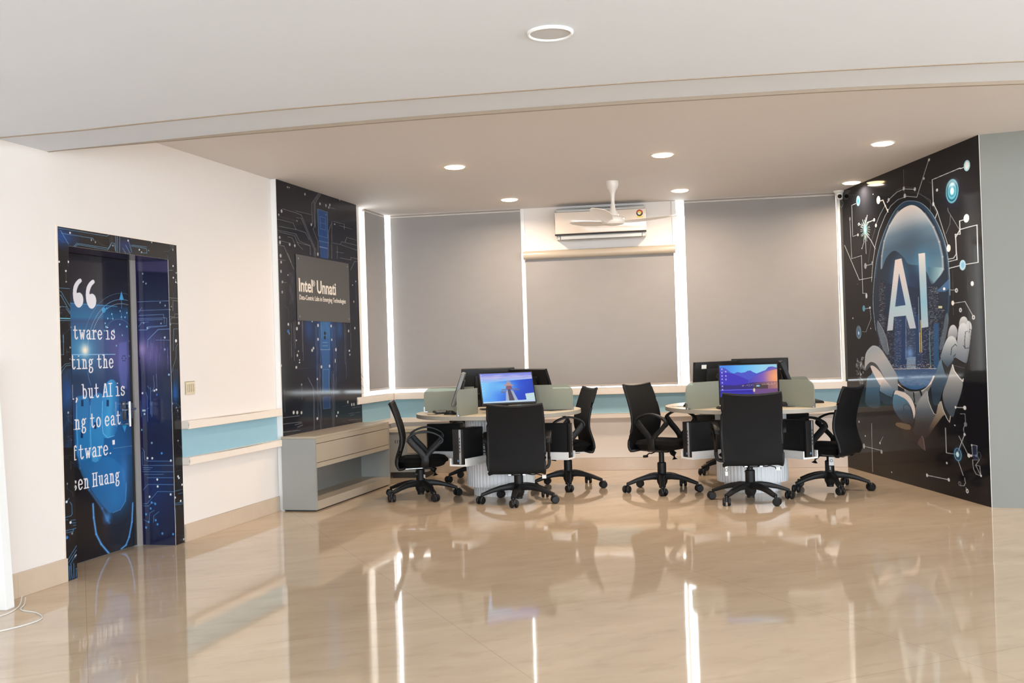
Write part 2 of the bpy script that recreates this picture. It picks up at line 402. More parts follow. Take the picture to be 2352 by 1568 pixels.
# white painted pier strips between the windows
for s0, s1, z0, z1, nm in ((1.49, 1.533, 2.32, 2.8, 1), (3.085, 3.125, 2.30, 2.8, 2)):
    bm = nb(); wbox(bm, gB, s0, s1, z0, z1, 0.0, .02, .003)
    struct('trim_%d' % nm, bm, M_white, 'white pier strip beside the air conditioner')
# right mural wall, grey return wall, far side and rear walls
pr0 = gR(-.0, 0); pr1 = gR(3.1, 0)
bm = nb(); wbox(bm, gR, 0.0, 3.05, -.02, 2.9, -.12, 0.0)
struct('wall_right', bm, M_wall, 'side wall under the printed mural')
g0 = Vector((3.562, 7.85, 0)); gd = Vector((.9205, -.3908, 0))
gG = frame((g0.x, g0.y), (gd.x, gd.y), (gd.y, -gd.x))
bm = nb(); wbox(bm, gG, 0.0, 4.2, -.02, 2.9, -.3, 0.0)
struct('wall_grey', bm, M_gwall, 'plain grey painted wall right of the mural')
bm = nb()
prism(bm, [(7.3, 6.2), (7.5, 6.2), (7.5, -4.3), (7.3, -4.3)], -.02, .5); prism(bm, [(7.3, 6.2), (7.5, 6.2), (7.5, -4.3), (7.3, -4.3)], 2.45, 2.9)
prism(bm, [(7.3, 6.3), (7.5, 6.3), (7.5, 4.6), (7.3, 4.6)], .5, 2.45); prism(bm, [(7.3, -1.6), (7.5, -1.6), (7.5, -4.3), (7.3, -4.3)], .5, 2.45)
struct('wall_side', bm, M_wall)
bm = nb()
prism(bm, [(-6, -4.1), (7.5, -4.1), (7.5, -4.3), (-6, -4.3)], -.02, .5); prism(bm, [(-6, -4.1), (7.5, -4.1), (7.5, -4.3), (-6, -4.3)], 2.48, 2.9)
prism(bm, [(-6, -4.1), (-3, -4.1), (-3, -4.3), (-6, -4.3)], .5, 2.48); prism(bm, [(6, -4.1), (7.5, -4.1), (7.5, -4.3), (6, -4.3)], .5, 2.48)
struct('wall_rear', bm, M_wall)

# ceilings: low slab near the camera, a band, then the higher ceiling over the tables
A1 = [(-3.6, 5.79), (-2.687, 5.542), (-2.219, 5.431), (-1.839, 5.313), (-1.063, 5.101), (-0.328, 4.958), (0.487, 4.818), (0.787, 4.777), (1.557, 4.689), (2.315, 4.637), (3.6, 4.60), (7.6, 4.7)]
A2 = [(-3.6, 6.45), (-2.65, 6.14), (-2.289, 6.032), (-1.898, 5.917), (-1.193, 5.708), (-0.368, 5.515), (0.538, 5.346), (0.87, 5.299), (1.722, 5.194), (2.575, 5.164), (3.6, 5.15), (7.6, 5.3)]
sm = lambda A: [(p.x, p.y) for p in smoothpts([(a, b, 0) for a, b in A], 5)]
A1s, A2s = sm(A1), sm(A2)
bm = nb(); prism(bm, A1s+[(7.6, -4.3), (-6, -4.3), (-6, 5.79)], 2.50, 2.88)
struct('ceiling_front', bm, M_ceil, 'pale grey lower ceiling with curved edge near the camera')
bm = nb(); prism(bm, A2s+[(p[0], p[1]+.001) for p in reversed(A1s)], 2.54, 2.88)
struct('ceiling_band', bm, M_ceil, 'narrow curved ceiling band')
bm = nb(); prism(bm, A2s+[(7.6, 12.2), (-3.6, 12.2)], CEIL, 2.95)
struct('ceiling', bm, M_ceil2, 'warm white ceiling over the computer tables')
def lip(A, z, h, d, n0):
    bm = nb(); N = len(A)
    for i in range(N-1):
        def o(k, q):
            a = Vector((A[max(k-1, 0)][0], A[max(k-1, 0)][1], 0)); b = Vector((A[min(k+1, N-1)][0], A[min(k+1, N-1)][1], 0)); t = (b-a).normalized(); nn = Vector((t.y, -t.x, 0))
            hh = h(A[k][0]); p = Vector((A[k][0], A[k][1], 0))
            return [p+Vector((0, 0, z)), p+nn*d+Vector((0, 0, z)), p+nn*d+Vector((0, 0, z-hh)), p+Vector((0, 0, z-hh))]
        u = [bm.verts.new(v) for v in o(i, 0)]; w = [bm.verts.new(v) for v in o(i+1, 0)]
        for j in range(4): bm.faces.new((u[j], u[(j+1) % 4], w[(j+1) % 4], w[j]))
    return bm
struct('trim_3', lip(A1s, 2.5005, lambda x: .0045, .012, 0), M_tan, 'thin curved edge line of the lower ceiling')
struct('trim_4', lip(A2s, 2.5405, lambda x: .018*min(1, max(.06, (x+2.7)/1.5)), .02, 0), M_tan, 'tan curved edge strip along the ceiling band')

# skirtings
bm = nb(); wbox(bm, gL, -10.0, 0.0, 0, .138, .0, .014, .002); wbox(bm, gL, 1.258, 2.69, 0, .125, .0, .014, .002)
for s in (-1.2, -.42, 1.9, 2.5): wbox(bm, gL, s, s+.0015, 0, .125, .0135, .0148)
struct('baseboard_left', bm, M_skirt)
bm = nb(); wbox(bm, gB, 0.02, 4.83, 0, .134, .0, .014, .002)
for s in np.arange(.35, 4.8, .61): wbox(bm, gB, s, s+.002, 0, .133, .0135, .0146)
struct('baseboard_back', bm, M_skirt)

# ledges and the blue painted band
def ledge(g, s0, s1, n, m1, tops=((.80, .86), (.545, .60))):
    for k, (a, b) in enumerate(tops):
        bm = nb(); wbox(bm, g, s0, s1, a, b, 0.0, .06, .004); struct('trim_%d' % (n+k), bm, M_ledge, 'cream painted ledge above the blue band' if k == 0 else 'cream painted ledge below the blue band')
    bm = nb(); wbox(bm, g, s0, s1, .60, .80, 0.0, .006); struct('trim_%d' % (n+2), bm, M_blue, 'light blue painted band between two ledges')
ledge(gL, 1.258, 2.69, 5, 0)
ledge(gL, 4.30, 5.31, 8, 0, ((.80, .872), (.545, .60)))
ledge(gB, .055, 4.83, 11, 0, ((.80, .872), (.55, .60)))

# windows (frames and glass behind the blinds)
def window(n, g, s0, s1, z0, z1, lab, mull=(), D=0.0):
    bm = nb(); f = .045
    wbox(bm, g, s0, s1, z0, z0+.03, -.14+D, -.08+D, .003); wbox(bm, g, s0, s1, z1-f, z1, -.14+D, -.08+D, .003)
    wbox(bm, g, s0, s0+.02, z0, z1, -.14+D, -.08+D, .003); wbox(bm, g, s1-.02, s1, z0, z1, -.14+D, -.08+D, .003)
    for mm in mull: wbox(bm, g, mm-.025, mm+.025, z0, z1, -.14+D, -.08+D, .003)
    w = struct('window_%d' % n, bm, M_white, lab)
    bm = nb(); wbox(bm, g, s0+.015, s1-.015, z0+.025, z1-.03, -.115+D, -.109+D); obj('glass_pane', bm, M_glass, w)
window(1, gL, WS0, WS1, ZB-.03, 2.86, 'narrow side window beside the circuit board panel', (), .03)
window(2, gB, B1[0], B1[1], ZB-.03, 2.86, 'tall window behind the left blind', (.76,))
window(3, gB, B2[0], B2[1]-.03, ZB-.03, 2.33, 'window below the air conditioner', (2.3,))
window(4, gB, 3.122, 4.785, ZB-.03, 2.86, 'tall window behind the right blind', (3.95,))

# roller blinds
def blind(label, g, s0, s1, z0, z1, off, cassette=False, s0b=None):
    t = thing('roller_blind', label, 'blind', g((s0+s1)/2, z1, off), 0, 'grey roller blinds over the windows')
    inv = Matrix.Translation(-g((s0+s1)/2, z1, off)); G = lambda s, z, o: inv @ g(s, z, o)
    bm = nb(); wbox(bm, G, s0, s1, z0+.02, z1, off, off+.0015); obj('fabric', bm, M_blind, t)
    bm = nb(); wbox(bm, G, s0, s1, z0, z0+.024, off-.005, off+.007, .002); obj('bottom_rail', bm, M_blindrail, t)
    bm = nb()
    if cassette:
        P = [G(s0-.018, z1+.035, off+.02), G(s1+.018, z1+.035, off+.02)]
        sweep(bm, P, .042, .045, n=20); obj('cassette', bm, M_cass, t, 50)
    else:
        P = [G(s0, z1+.012, off-.013), G(s1, z1+.012, off-.013)]; sweep(bm, P, .013, n=14); obj('roller_tube', bm, M_blindrail, t, 50)
    return t
blind('narrow blind on the side window next to the circuit board panel', gL, 4.735, 5.29, .915, 2.775, .008)
blind('wide blind left of the white pier, reaching from corner to centre', gB, .05, 1.485, .905, 2.775, -.02)
blind('shorter blind below the air conditioner, hung from a beige cassette', gB, 1.53, 3.095, .885, 2.26, .01, True)
blind('wide blind right of the ceiling fan, next to the mural corner', gB, 3.215, 4.745, .89, 2.775, -.02)
# bead chains of the blinds
for s, z0, z1, lab in ((4.775, 1.0, 1.75, 'thin pull chain beside the rightmost blind'),):
    bm = nb()
    for d in (0, .018): sweep(bm, [gB(s+d, z1, .012), gB(s+d+.003, z0, .012)], .0018, n=6)
    tag(obj('pull_chain', bm, M_wcable), lab, 'chain')

# ---------------------------------------------------------------- downlights, speaker, fan, AC, camera
DL_POS = [(-.423, 8.50, 'ceiling downlight nearest the circuit board panel, front row left'), (1.235, 8.25, 'ceiling downlight in the front row, in front of the fan'), (2.909, 8.06, 'ceiling downlight in the front row nearest the grey wall'),
          (.018, 10.42, 'ceiling downlight in the back row above the left blind'), (1.68, 10.16, 'ceiling downlight in the back row right of the fan'), (3.30, 10.0, 'ceiling downlight in the back row beside the mural')]
proto = None
for i, (x, y, lab) in enumerate(DL_POS):
    if proto is None:
        t = thing('downlight', lab, 'ceiling light', (x, y, CEIL), 0, 'round recessed ceiling downlights'); proto = t
        bm = nb(); lathe(bm, [(.094, 0), (.094, -.004), (.083, -.006), (.079, -.003)], 40, caps=False); obj('trim_ring', bm, M_white, t, 40)
        bm = nb(); lathe(bm, [(.080, -.003), (.074, -.012), (.05, -.017), (.001, -.018)], 40, caps=False); obj('diffuser', bm, M_bulb, t, 60)
    else:
        t = copy_tree(proto); t.location = (x, y, CEIL); t['label'] = lab
for i, (x, y, lab) in enumerate(DL_POS):
    l = bpy.data.lights.new('downlight_lamp', 'AREA'); l.shape = 'DISK'; l.size = .15; l.energy = DOWN_W; l.color = (1.0, .83, .66); l.spread = math.radians(165)
    o = bpy.data.objects.new('downlight_lamp', l); o.location = (x, y, CEIL-.03); COL.objects.link(o)

t = thing('ceiling_speaker', 'round grey-grilled ceiling speaker with white rim above the camera', 'speaker', (.183, 4.0, 2.5))
bm = nb(); lathe(bm, [(.089, 0), (.089, -.006), (.083, -.011), (.078, -.008), (.077, -.003)], 56, caps=False); obj('rim', bm, M_white, t, 40)
bm = nb(); lathe(bm, [(.078, -.005), (.04, -.0075), (.001, -.008)], 56, caps=False); obj('grille', bm, M_grille, t, 60)

t = thing('ceiling_fan', 'cream three-bladed ceiling fan hanging in front of the air conditioner', 'fan', (.955, 9.5, CEIL))
bm = nb(); lathe(bm, [(.001, 0), (.058, 0), (.058, -.03), (.05, -.06), (.032, -.085), (.022, -.12), (.017, -.19), (.017, -.27), (.02, -.275)], 32, caps=False); obj('canopy_rod', bm, M_fan, t, 45)
bm = nb(); lathe(bm, [(.018, -.20), (.022, -.24), (.034, -.275), (.052, -.30), (.056, -.318), (.001, -.319)], 32, caps=False); obj('lower_canopy', bm, M_fan, t, 45)
bm = nb(); lathe(bm, [(.001, -.318), (.06, -.318), (.095, -.33), (.107, -.352), (.107, -.372), (.094, -.392), (.04, -.402), (.001, -.403)], 40, caps=False); obj('motor_housing', bm, M_fan, t, 45)
for a in (7, 127, 247):
    bm = nb(); K = 14; top = []; bot = []
    for i in range(K+1):
        u = i/K; r = .09+u*.51; w = (.028+.036*math.sin(min(1, u*1.6)*math.pi/2))*(1-max(0, u-.72)**2*9.5); zc = -.372+.01*math.sin(u*3)+.052*u*u
        tw = math.radians(24-14*u); cv = .02*math.sin(u*math.pi)
        row = []
        for j in range(5):
            q = (j/4-.5)*2*max(w, .004)
            row.append(Vector((r, q*math.cos(tw)+cv, zc+q*math.sin(tw)-.006*(1-(j/2-1)**2)*-1)))
        top.append([bm.verts.new(p+Vector((0, 0, .002))) for p in row]); bot.append([bm.verts.new(p-Vector((0, 0, .002))) for p in row])
    for G in (top, bot):
        for i in range(K):
            for j in range(4): bm.faces.new((G[i][j], G[i][j+1], G[i+1][j+1], G[i+1][j]))
    for i in range(K):
        for j in (0, 4): bm.faces.new((top[i][j], top[i+1][j], bot[i+1][j], bot[i][j]))
    for i in (0, K):
        for j in range(4): bm.faces.new((top[i][j], top[i][j+1], bot[i][j+1], bot[i][j]))
    bmesh.ops.rotate(bm, verts=bm.verts, cent=(0, 0, 0), matrix=Matrix.Rotation(math.radians(a), 3, 'Z'))
    obj('blade', bm, M_fan, t, 50)

t = thing('air_conditioner', 'glossy cream split air conditioner on the wall above the middle blind', 'air conditioner', gB(2.35, 2.41, 0))
inv = Matrix.Translation(-gB(2.35, 2.41, 0)); G = lambda s, z, o: inv @ gB(s, z, o)
bm = nb(); wbox(bm, G, 1.885, 2.815, 2.425, 2.755, .0, .175, .018); obj('body', bm, M_acg, t, 35)
bm = nb(); wbox(bm, G, 1.872, 2.823, 2.486, 2.716, .176, .202, .008); obj('front_panel', bm, M_ac, t, 35)
bm = nb(); wbox(bm, G, 1.874, 2.821, 2.472, 2.487, .168, .204, .003); obj('dark_edge', bm, M_dark, t)
bm = nb(); wbox(bm, G, 1.93, 2.775, 2.428, 2.468, .170, .182, .004); o = obj('air_flap', bm, M_acg, t, 35)
bm = nb(); wbox(bm, G, 1.926, 1.93, 2.428, 2.474, .174, .184); wbox(bm, G, 2.775, 2.779, 2.428, 2.474, .174, .184); wbox(bm, G, 1.93, 2.775, 2.424, 2.427, .174, .184); obj('flap_gap', bm, M_dark, o)
# rating sticker: red upper half, yellow lower half, dark base
st = nb(); c = (2.757, 2.668)
def disc(bm, cc, r, a0, a1, off, mi, n=16, r0=0.0):
    for i in range(n):
        p = [a0+(a1-a0)*i/n, a0+(a1-a0)*(i+1)/n]
        q = [(cc[0]+rr*math.cos(t_), cc[1]+rr*math.sin(t_)) for rr, t_ in ((r0, p[0]), (r, p[0]), (r, p[1]), (r0, p[1]))]
        if r0 == 0: q = q[1:]+[(cc[0], cc[1])]
        bm.faces.new([bm.verts.new(G(a, b, off)) for a, b in q]).material_index = mi
disc(st, c, .034, 0, math.pi, .2028, 0); disc(st, c, .034, math.pi, 2*math.pi, .2028, 3); disc(st, c, .02, 0, math.pi*2, .2032, 1); disc(st, c, .02, math.pi, 1.6*math.pi, .2035, 4)
wbox(st, G, 2.725, 2.79, 2.62, 2.636, .2024, .2028, mi=2)
obj('rating_sticker', st, [M_red, M_yel, M_yel, M_dark, M_tag], t)
bm = nb()
for k in range(5): wbox(bm, G, 2.25+.022*k, 2.25+.022*k+.012, 2.535, 2.539, .202, .2024)
obj('maker_mark', bm, M_acg, t); bm = nb(); wbox(bm, G, 2.735, 2.775, 2.539, 2.543, .202, .2024); wbox(bm, G, 2.735, 2.739, 2.53, 2.551, .202, .2024); wbox(bm, G, 2.757, 2.775, 2.53, 2.533, .202, .2024)
obj('maker_mark', bm, M_acg, t)

t = thing('security_camera', 'small white dome security camera at the ceiling above the white conduit', 'camera', gB(4.765, CEIL, .10))
bm = nb(); lathe(bm, [(.001, 0), (.058, 0), (.056, -.014), (.04, -.024), (.036, -.05), (.001, -.052)], 28, caps=False); obj('mount', bm, M_white, t, 40)
bm = nb(); lathe(bm, [(.001, -.05), (.03, -.05), (.036, -.07), (.03, -.095), (.001, -.105)], 28, c=(0, -.0, .01), caps=False); h = obj('housing', bm, M_white, t, 40)
bm = nb(); bmesh.ops.create_icosphere(bm, subdivisions=3, radius=.021, matrix=Matrix.Translation((-.006, -.03, -.058))); obj('lens', bm, M_black, h, 60)
bm = nb(); sweep(bm, smoothpts([(.02, -.01, -.09), (.03, -.02, -.13), (.012, -.02, -.17), (-.002, -.02, -.14), (.01, -.015, -.1)], 5), .002, n=6); obj('cable_loop', bm, M_gcable, t)
bm = nb(); wbox(bm, gB, 4.748, 4.80, .872, 2.74, .0, .03, .004)
tag(obj('conduit_cover', bm, M_white), 'tall white conduit strip between the right blind and the mural', 'conduit')

# light switch, wires
t = thing('light_switch', 'ivory light switch plate beside the printed door', 'light switch', gL(1.376, 1.09, 0))
inv = Matrix.Translation(-gL(1.376, 1.09, 0)); G = lambda s, z, o: inv @ gL(s, z, o)
bm = nb(); wbox(bm, G, 1.312, 1.44, 1.042, 1.138, 0, .01, .004); obj('plate', bm, M_switch, t, 40)
for k in range(4):
    bm = nb(); wbox(bm, G, 1.328+k*.026, 1.346+k*.026, 1.062, 1.118, .009, .016, .002); obj('rocker', bm, M_switch, t, 40)
bm = nb()
sweep(bm, smoothpts([gL(4.50, 1.14, .012), gL(4.47, 1.10, .03), gL(4.52, 1.03, .05), gL(4.60, .97, .03), gL(4.68, .95, .03)], 5), .002, n=6)
tag(obj('loose_wire', bm, M_gcable), 'thin loose wire hanging beside the circuit board panel above the ledge', 'wire')
bm = nb()
sweep(bm, smoothpts([gL(4.52, 1.05, .012), gL(4.46, 1.0, .03), gL(4.56, .93, .03), gL(4.50, .90, .02)], 5), .0018, n=6)
tag(obj('loose_wire', bm, M_gcable), 'second thin wire curling lower beside the circuit board panel', 'wire')

# leaning white post at the left edge, fabric folds above it, cables
t = thing('leaning_post', 'white post leaning at the left edge of the room', 'post', (-2.735, 5.55, 0))
bm = nb()
a = [bm.verts.new(v) for v in ((-.052, -.02, 0), (.03, -.035, 0), (.045, .03, 0), (-.04, .045, 0))]
b = [bm.verts.new(v+Vector((-.052, -.01, 1.32))) for v in [Vector((-.052, -.02, 0)), Vector((.03, -.035, 0)), Vector((.045, .03, 0)), Vector((-.04, .045, 0))]]
bm.faces.new(a); bm.faces.new(b)
for i in range(4): bm.faces.new((a[i], a[(i+1) % 4], b[(i+1) % 4], b[i]))
bmesh.ops.bevel(bm, geom=list(bm.edges), offset=.004, segments=2, affect='EDGES'); obj('shaft', bm, M_white, t)
bm = nb(); box(bm, -.1, -.062, -.02, .03, 0, .03, .004); obj('foot', bm, M_dark, t)
t = thing('fabric_swag', 'folded grey fabric swags with blue lining at the top left edge', 'curtain', (-2.79, 5.55, 2.3))
for z0, z1 in ((2.40, 2.52), (2.17, 2.36)):
    bm = nb()
    pts = [(-.055, z1), (-.035, z1-.02), (.012, z1-.09), (.018, z0), (-.012, z0-.004), (-.045, z1-.11), (-.055, z1-.06)]
    a = [bm.verts.new((x, -.02, z-2.3)) for x, z in pts]; b = [bm.verts.new((x, .03, z-2.3)) for x, z in pts]
    bm.faces.new(a); bm.faces.new(b)
    for i in range(len(pts)): bm.faces.new((a[i], a[(i+1) % len(pts)], b[(i+1) % len(pts)], b[i]))
    f = obj('fold', bm, M_gf, t)
    bm = nb(); box(bm, -.055, -.014, -.015, .02, z0-2.3+.006, z0-2.3+.05); obj('lining', bm, M_bluef, f)
def cable(name, pts, r, m, lab, cat='cable', k=6):
    bm = nb(); sweep(bm, smoothpts(pts, k), r, n=6); return tag(obj(name, bm, m), lab, cat)
cable('floor_cable', [(-2.70, 5.72, .02), (-2.66, 5.62, .006), (-2.62, 5.50, .004), (-2.50, 5.42, .004), (-2.42, 5.28, .004), (-2.5, 5.10, .004), (-2.66, 4.98, .004), (-2.8, 5.08, .004)], .0035, M_wcable, 'white cable looping on the floor at the foot of the leaning post')
cable('floor_cable', [(-2.72, 5.72, .03), (-2.67, 5.58, .006), (-2.66, 5.42, .004), (-2.72, 5.32, .004), (-2.85, 5.22, .004)], .003, M_wcable, 'shorter white cable beside the leaning post')
cable('floor_cable', [(-2.9, 4.82, .004), (-2.72, 4.86, .004), (-2.58, 4.80, .004), (-2.5, 4.79, .004)], .003, M_gcable, 'grey cable end on the floor nearest the left picture edge')
# ================================================================== PRINTS
def circuits(a, n, seed, cols=((150, 165, 180), (70, 110, 160)), al=.5, wr=(.5, 1.1), U=None, V=None, vert=.5, ln=60, dots=.5, dc=(215, 218, 216)):
    r = random.Random(seed); U = U or (0, a.W/a.q); V = V or (0, a.H/a.q)
    for _ in range(n):
        x = r.uniform(*U); y = r.uniform(*V); c = r.choice(cols); w = r.uniform(*wr); A = al*r.uniform(.4, 1); Q = [np.array([x, y])]
        vert_ = r.random() < vert; d = r.choice((-1, 1))
        for k in range(r.randint(1, 3)):
            L = r.uniform(.25, 1)*ln
            x2, y2 = (x, y+d*L) if vert_ else (x+d*L*.7, y)
            Q.append(np.array([x2, y2])); x, y = x2, y2
            dg = r.uniform(3, 12); x += dg*r.choice((-1, 1)); y += dg*r.choice((1, 1, -1)); Q.append(np.array([x, y]))
        Q = Q[:-1]; a.lineu(Q, w, c, A)
        if r.random() < dots: a.ell_u(Q[r.choice((0, -1))], r.uniform(.9, 2.0), r.uniform(1.4, 3), dc, A+.3)
def ell_u(s, q, rx, ry, col, al=1.0, glow=False):
    R = max(rx, ry)*(2.6 if glow else 1)+2; sl = s.bb(q[0]-R, q[1]-R, q[0]+R, q[1]+R)
    if sl is None: return
    r = np.hypot((s.U[sl]-q[0])/rx, (s.V[sl]-q[1])/ry)
    s.put(sl, al*(np.exp(-r*r*1.6) if glow else np.clip((1-r)*min(rx, ry)/.6+.5, 0, 1)), col)
Art.ell_u = ell_u

# ---- mural with the robot hand and the globe --------------------------------
a = Art(meas(PR, DR, NR, .003), 2.86, 0.0, 0.0, 2.80, 118, 300, bgc=(25, 25, 28)); a.tint = (1.03, 1.07, 1.13)
K = 4.9
WH = (214, 208, 202); LG = (196, 198, 198); LB = (120, 165, 180); CR = (236, 226, 208)
# faint tone changes of the print
T1 = lambda: a.view(1940, 300, K); T2 = lambda: a.view(1940, 580, K); T3 = lambda: a.view(1940, 860, K)
T3(); a.ell((780, 640), 330, 330, (62, 48, 46), .8, glow=True); a.ell((760, 930), 130, 130, (44, 34, 34), .6, glow=True)
T1()
# thin traces upper area
for pts, w, c, al in [
    ([(660, 440), (672, 720)], .8, (120, 110, 105), .8), ([(945, 330), (812, 748), (700, 738), (600, 775), (520, 845), (455, 960), (390, 1120), (345, 1290), (318, 1480), (302, 1700)], 1.3, LG, .9),
    ([(1350, 408), (1305, 428), (1300, 420), (985, 552), (998, 820), (1045, 915), (1010, 1010)], 1.5, LG, 1), ([(1045, 915), (1165, 1300)], 1.1, LG, .9),
    ([(495, 778), (590, 690), (670, 655), (790, 660)], 1.3, LG, 1), ([(520, 750), (600, 660), (690, 632), (790, 640)], .7, (150, 150, 150), .6),
    ([(800, 700), (900, 740), (965, 780), (965, 900)], .8, (120, 120, 122), .7), ([(830, 690), (960, 800), (1045, 940)], .7, (110, 110, 112), .7),
    ([(405, 790), (430, 780), (460, 850), (488, 915)], 2.2, CR, 1), ([(350, 1060), (400, 940), (450, 850)], 1, LG, .8), ([(345, 1100), (300, 1250), (265, 1480)], .8, (130, 130, 130), .7),
    ([(125, 820), (80, 840), (92, 1190), (150, 1170)], 1.2, LG, .9), ([(60, 1000), (80, 1440), (190, 1405), (205, 1830), (245, 1830), (245, 1870)], 1.3, LG, .9),
    ([(0, 1290), (165, 1678), (310, 1650)], 1.4, WH, 1), ([(255, 1035), (330, 1005)], 1.6, CR, 1), ([(230, 1140), (300, 1240), (345, 1330)], 1.3, LG, 1), ([(222, 1240), (195, 1325)], 1, LG, 1), ([(235, 1190), (242, 1385)], 1, LG, 1), ([(240, 1030), (255, 950)], 1, LG, 1), ([(160, 1050), (210, 1070)], 1, LG, 1),
    ([(1160, 870), (1165, 905), (1290, 1110)], 1, (130, 130, 130), .9), ([(1190, 950), (1185, 1050), (1140, 1160)], 1, (120, 120, 120), .8),
    ([(1370, 995), (1295, 1015), (1300, 1165), (1245, 1165), (1265, 1450), (1160, 1475)], 1.5, LG, 1), ([(1250, 1200), (1300, 1110), (1490, 1060), (1503, 1480), (1325, 1510), (1170, 1550)], 1.8, LG, 1), ([(1250, 1200), (1255, 1390), (1225, 1435), (1150, 1448)], 1.5, LG, 1)]:
    a.line(pts, w, c, al)
for c, rx, ry in [((665, 650), 12, 26), ((677, 733), 14, 28), ((790, 658), 12, 24), ((495, 778), 12, 24), ((482, 803), 9, 10), ((892, 538), 8, 16), ((1040, 668), 10, 18), ((950, 328), 10, 18), ((998, 825), 10, 26), ((432, 566), 4, 8), ((320, 715), 4, 8), ((150, 1172), 9, 20), ((195, 1325), 6, 10)]: a.ell(c, rx, ry, WH, .9)
a.ell((380, 780), 23, 54, (244, 238, 222)); a.ell((352, 1066), 12, 25, CR); a.ell((332, 1003), 12, 22, CR); a.ell((458, 845), 8, 12, CR); a.ell((485, 890), 8, 10, CR)
a.ell((160, 1052), 10, 18, LG, 1, ring=1); a.ell((60, 992), 11, 28, (150, 150, 150), .8); a.ell((1170, 1322), 19, 44, WH)
a.ell((1376, 393), 28, 62, (150, 185, 192)); a.ell((1376, 390), 18, 42, (200, 205, 205)); a.ell((1370, 986), 25, 48, (190, 195, 196)); a.ell((1370, 986), 14, 30, (214, 214, 214)); a.ell((1328, 1512), 29, 60, (160, 190, 202)); a.ell((1330, 1512), 14, 34, (110, 160, 190), .8)
a.ell((152, 790), 26, 72, (100, 150, 165), .9); a.ell((152, 790), 16, 48, (60, 110, 135)); a.ell((152, 792), 9, 30, (35, 80, 105))
# eye-like target
a.ell((1208, 690), 90, 190, (40, 44, 70), .9, glow=True)
for rx, ry, c in [(60, 140, (90, 150, 165)), (50, 118, (30, 80, 100)), (42, 96, (90, 160, 175)), (30, 66, (60, 120, 145)), (22, 48, (120, 185, 195)), (14, 34, (235, 225, 215))]: a.ell((1209, 680), rx, ry, c, .95)
a.ell((1209, 600), 44, 50, (225, 232, 235), .7, glow=True)
# burr of short hairs
for k in range(26):
    t = k/26*2*math.pi; c, s_ = math.cos(t), math.sin(t); a.line([(232+20*c, 1115+55*s_), (232+54*c, 1115+(88+25*(k % 3))*s_)], 1.0, (170, 190, 182), .9)
a.ell((232, 1115), 22, 66, (120, 165, 165), .95); a.ell((232, 1122), 8, 22, (225, 235, 205))
# glass globe rings and body
T1()
cx0, cy0 = 745, 1560
def arc(cx, cy, rx, ry, a0, a1, w, col, al=1, n=50):
    a.line([(cx+rx*math.cos(t), cy+ry*math.sin(t)) for t in np.linspace(math.radians(a0), math.radians(a1), n)], w, col, al)
G0 = [(735, 790), (860, 815), (980, 930), (1080, 1120), (1145, 1330), (1175, 1560), (1185, 1850), (1165, 2150), (1110, 2450), (1000, 2750), (880, 2860), (770, 2895), (650, 2850), (520, 2700), (420, 2480), (350, 2250), (320, 1950), (335, 1650), (370, 1400), (440, 1160), (540, 940), (640, 820)]
a.poly(G0, (32, 40, 52), 1, sm=4)
def inset(P, f, cx=750, cy=1840): return [(cx+(x-cx)*f, cy+(y-cy)*f) for x, y in P]
a.poly([(p.x, p.y) for p in smoothpts([(x, y, 0) for x, y in G0[17:]+G0[:8]], 3)], (44, 72, 96), .75); a.poly(inset(G0, .955), (30, 42, 56), 1, sm=4)
a.line([(p.x, p.y) for p in smoothpts([(x, y, 0) for x, y in G0[15:]+G0[:7]], 5)], 1.3, (150, 170, 180), .8)
# bright dome
dome = [(735, 838), (840, 870), (930, 970), (1010, 1100), (1070, 1250), (1105, 1420), (1113, 1560), (1075, 1630), (980, 1730), (930, 1600), (850, 1520), (720, 1500), (660, 1420), (560, 1350), (470, 1430), (415, 1560), (412, 1420), (440, 1250), (500, 1080), (600, 920)]
a.poly(dome, None, 1, grad=((760, 850), (760, 1560), [(240, 226, 214), (186, 190, 192), (104, 128, 144), (76, 98, 116), (66, 100, 122), (90, 120, 135)]), sm=4)
a.ell((760, 1290), 190, 260, (72, 92, 108), .75, glow=True)
for t in np.linspace(.05, .95, 26):
    p = [(x, y) for x, y in [(500, 1080), (440, 1250), (412, 1420), (413, 1540)]]
a.line([(600, 905), (505, 1070), (445, 1240), (418, 1410), (412, 1550)], 3.0, (226, 218, 205), .55, soft=3)
a.line([(900, 930), (1000, 1085), (1065, 1250), (1102, 1420), (1108, 1560), (1070, 1625)], 3.5, (214, 206, 200), .5, soft=3)
a.poly([(930, 1530), (1113, 1540), (1070, 1640), (985, 1728), (950, 1660)], None, .8, grad=((930, 1600), (1110, 1600), [(60, 90, 105), (120, 155, 160), (170, 190, 190)]))
# dark inner circle behind letters
T2()
a.ell((800, 900), 330, 760, (28, 34, 46), .55, glow=False, soft=6)
a.poly([(985, 400), (1060, 410), (1140, 330), (1180, 290), (1185, 400), (1130, 440), (1040, 440)], (70, 110, 150), .8)
a.ell((620, 260), 130, 260, (60, 130, 165), .75, glow=True); a.ell((870, 120), 110, 220, (70, 140, 175), .7, glow=True); a.ell((700, 500), 300, 420, (40, 70, 120), .55, glow=True)
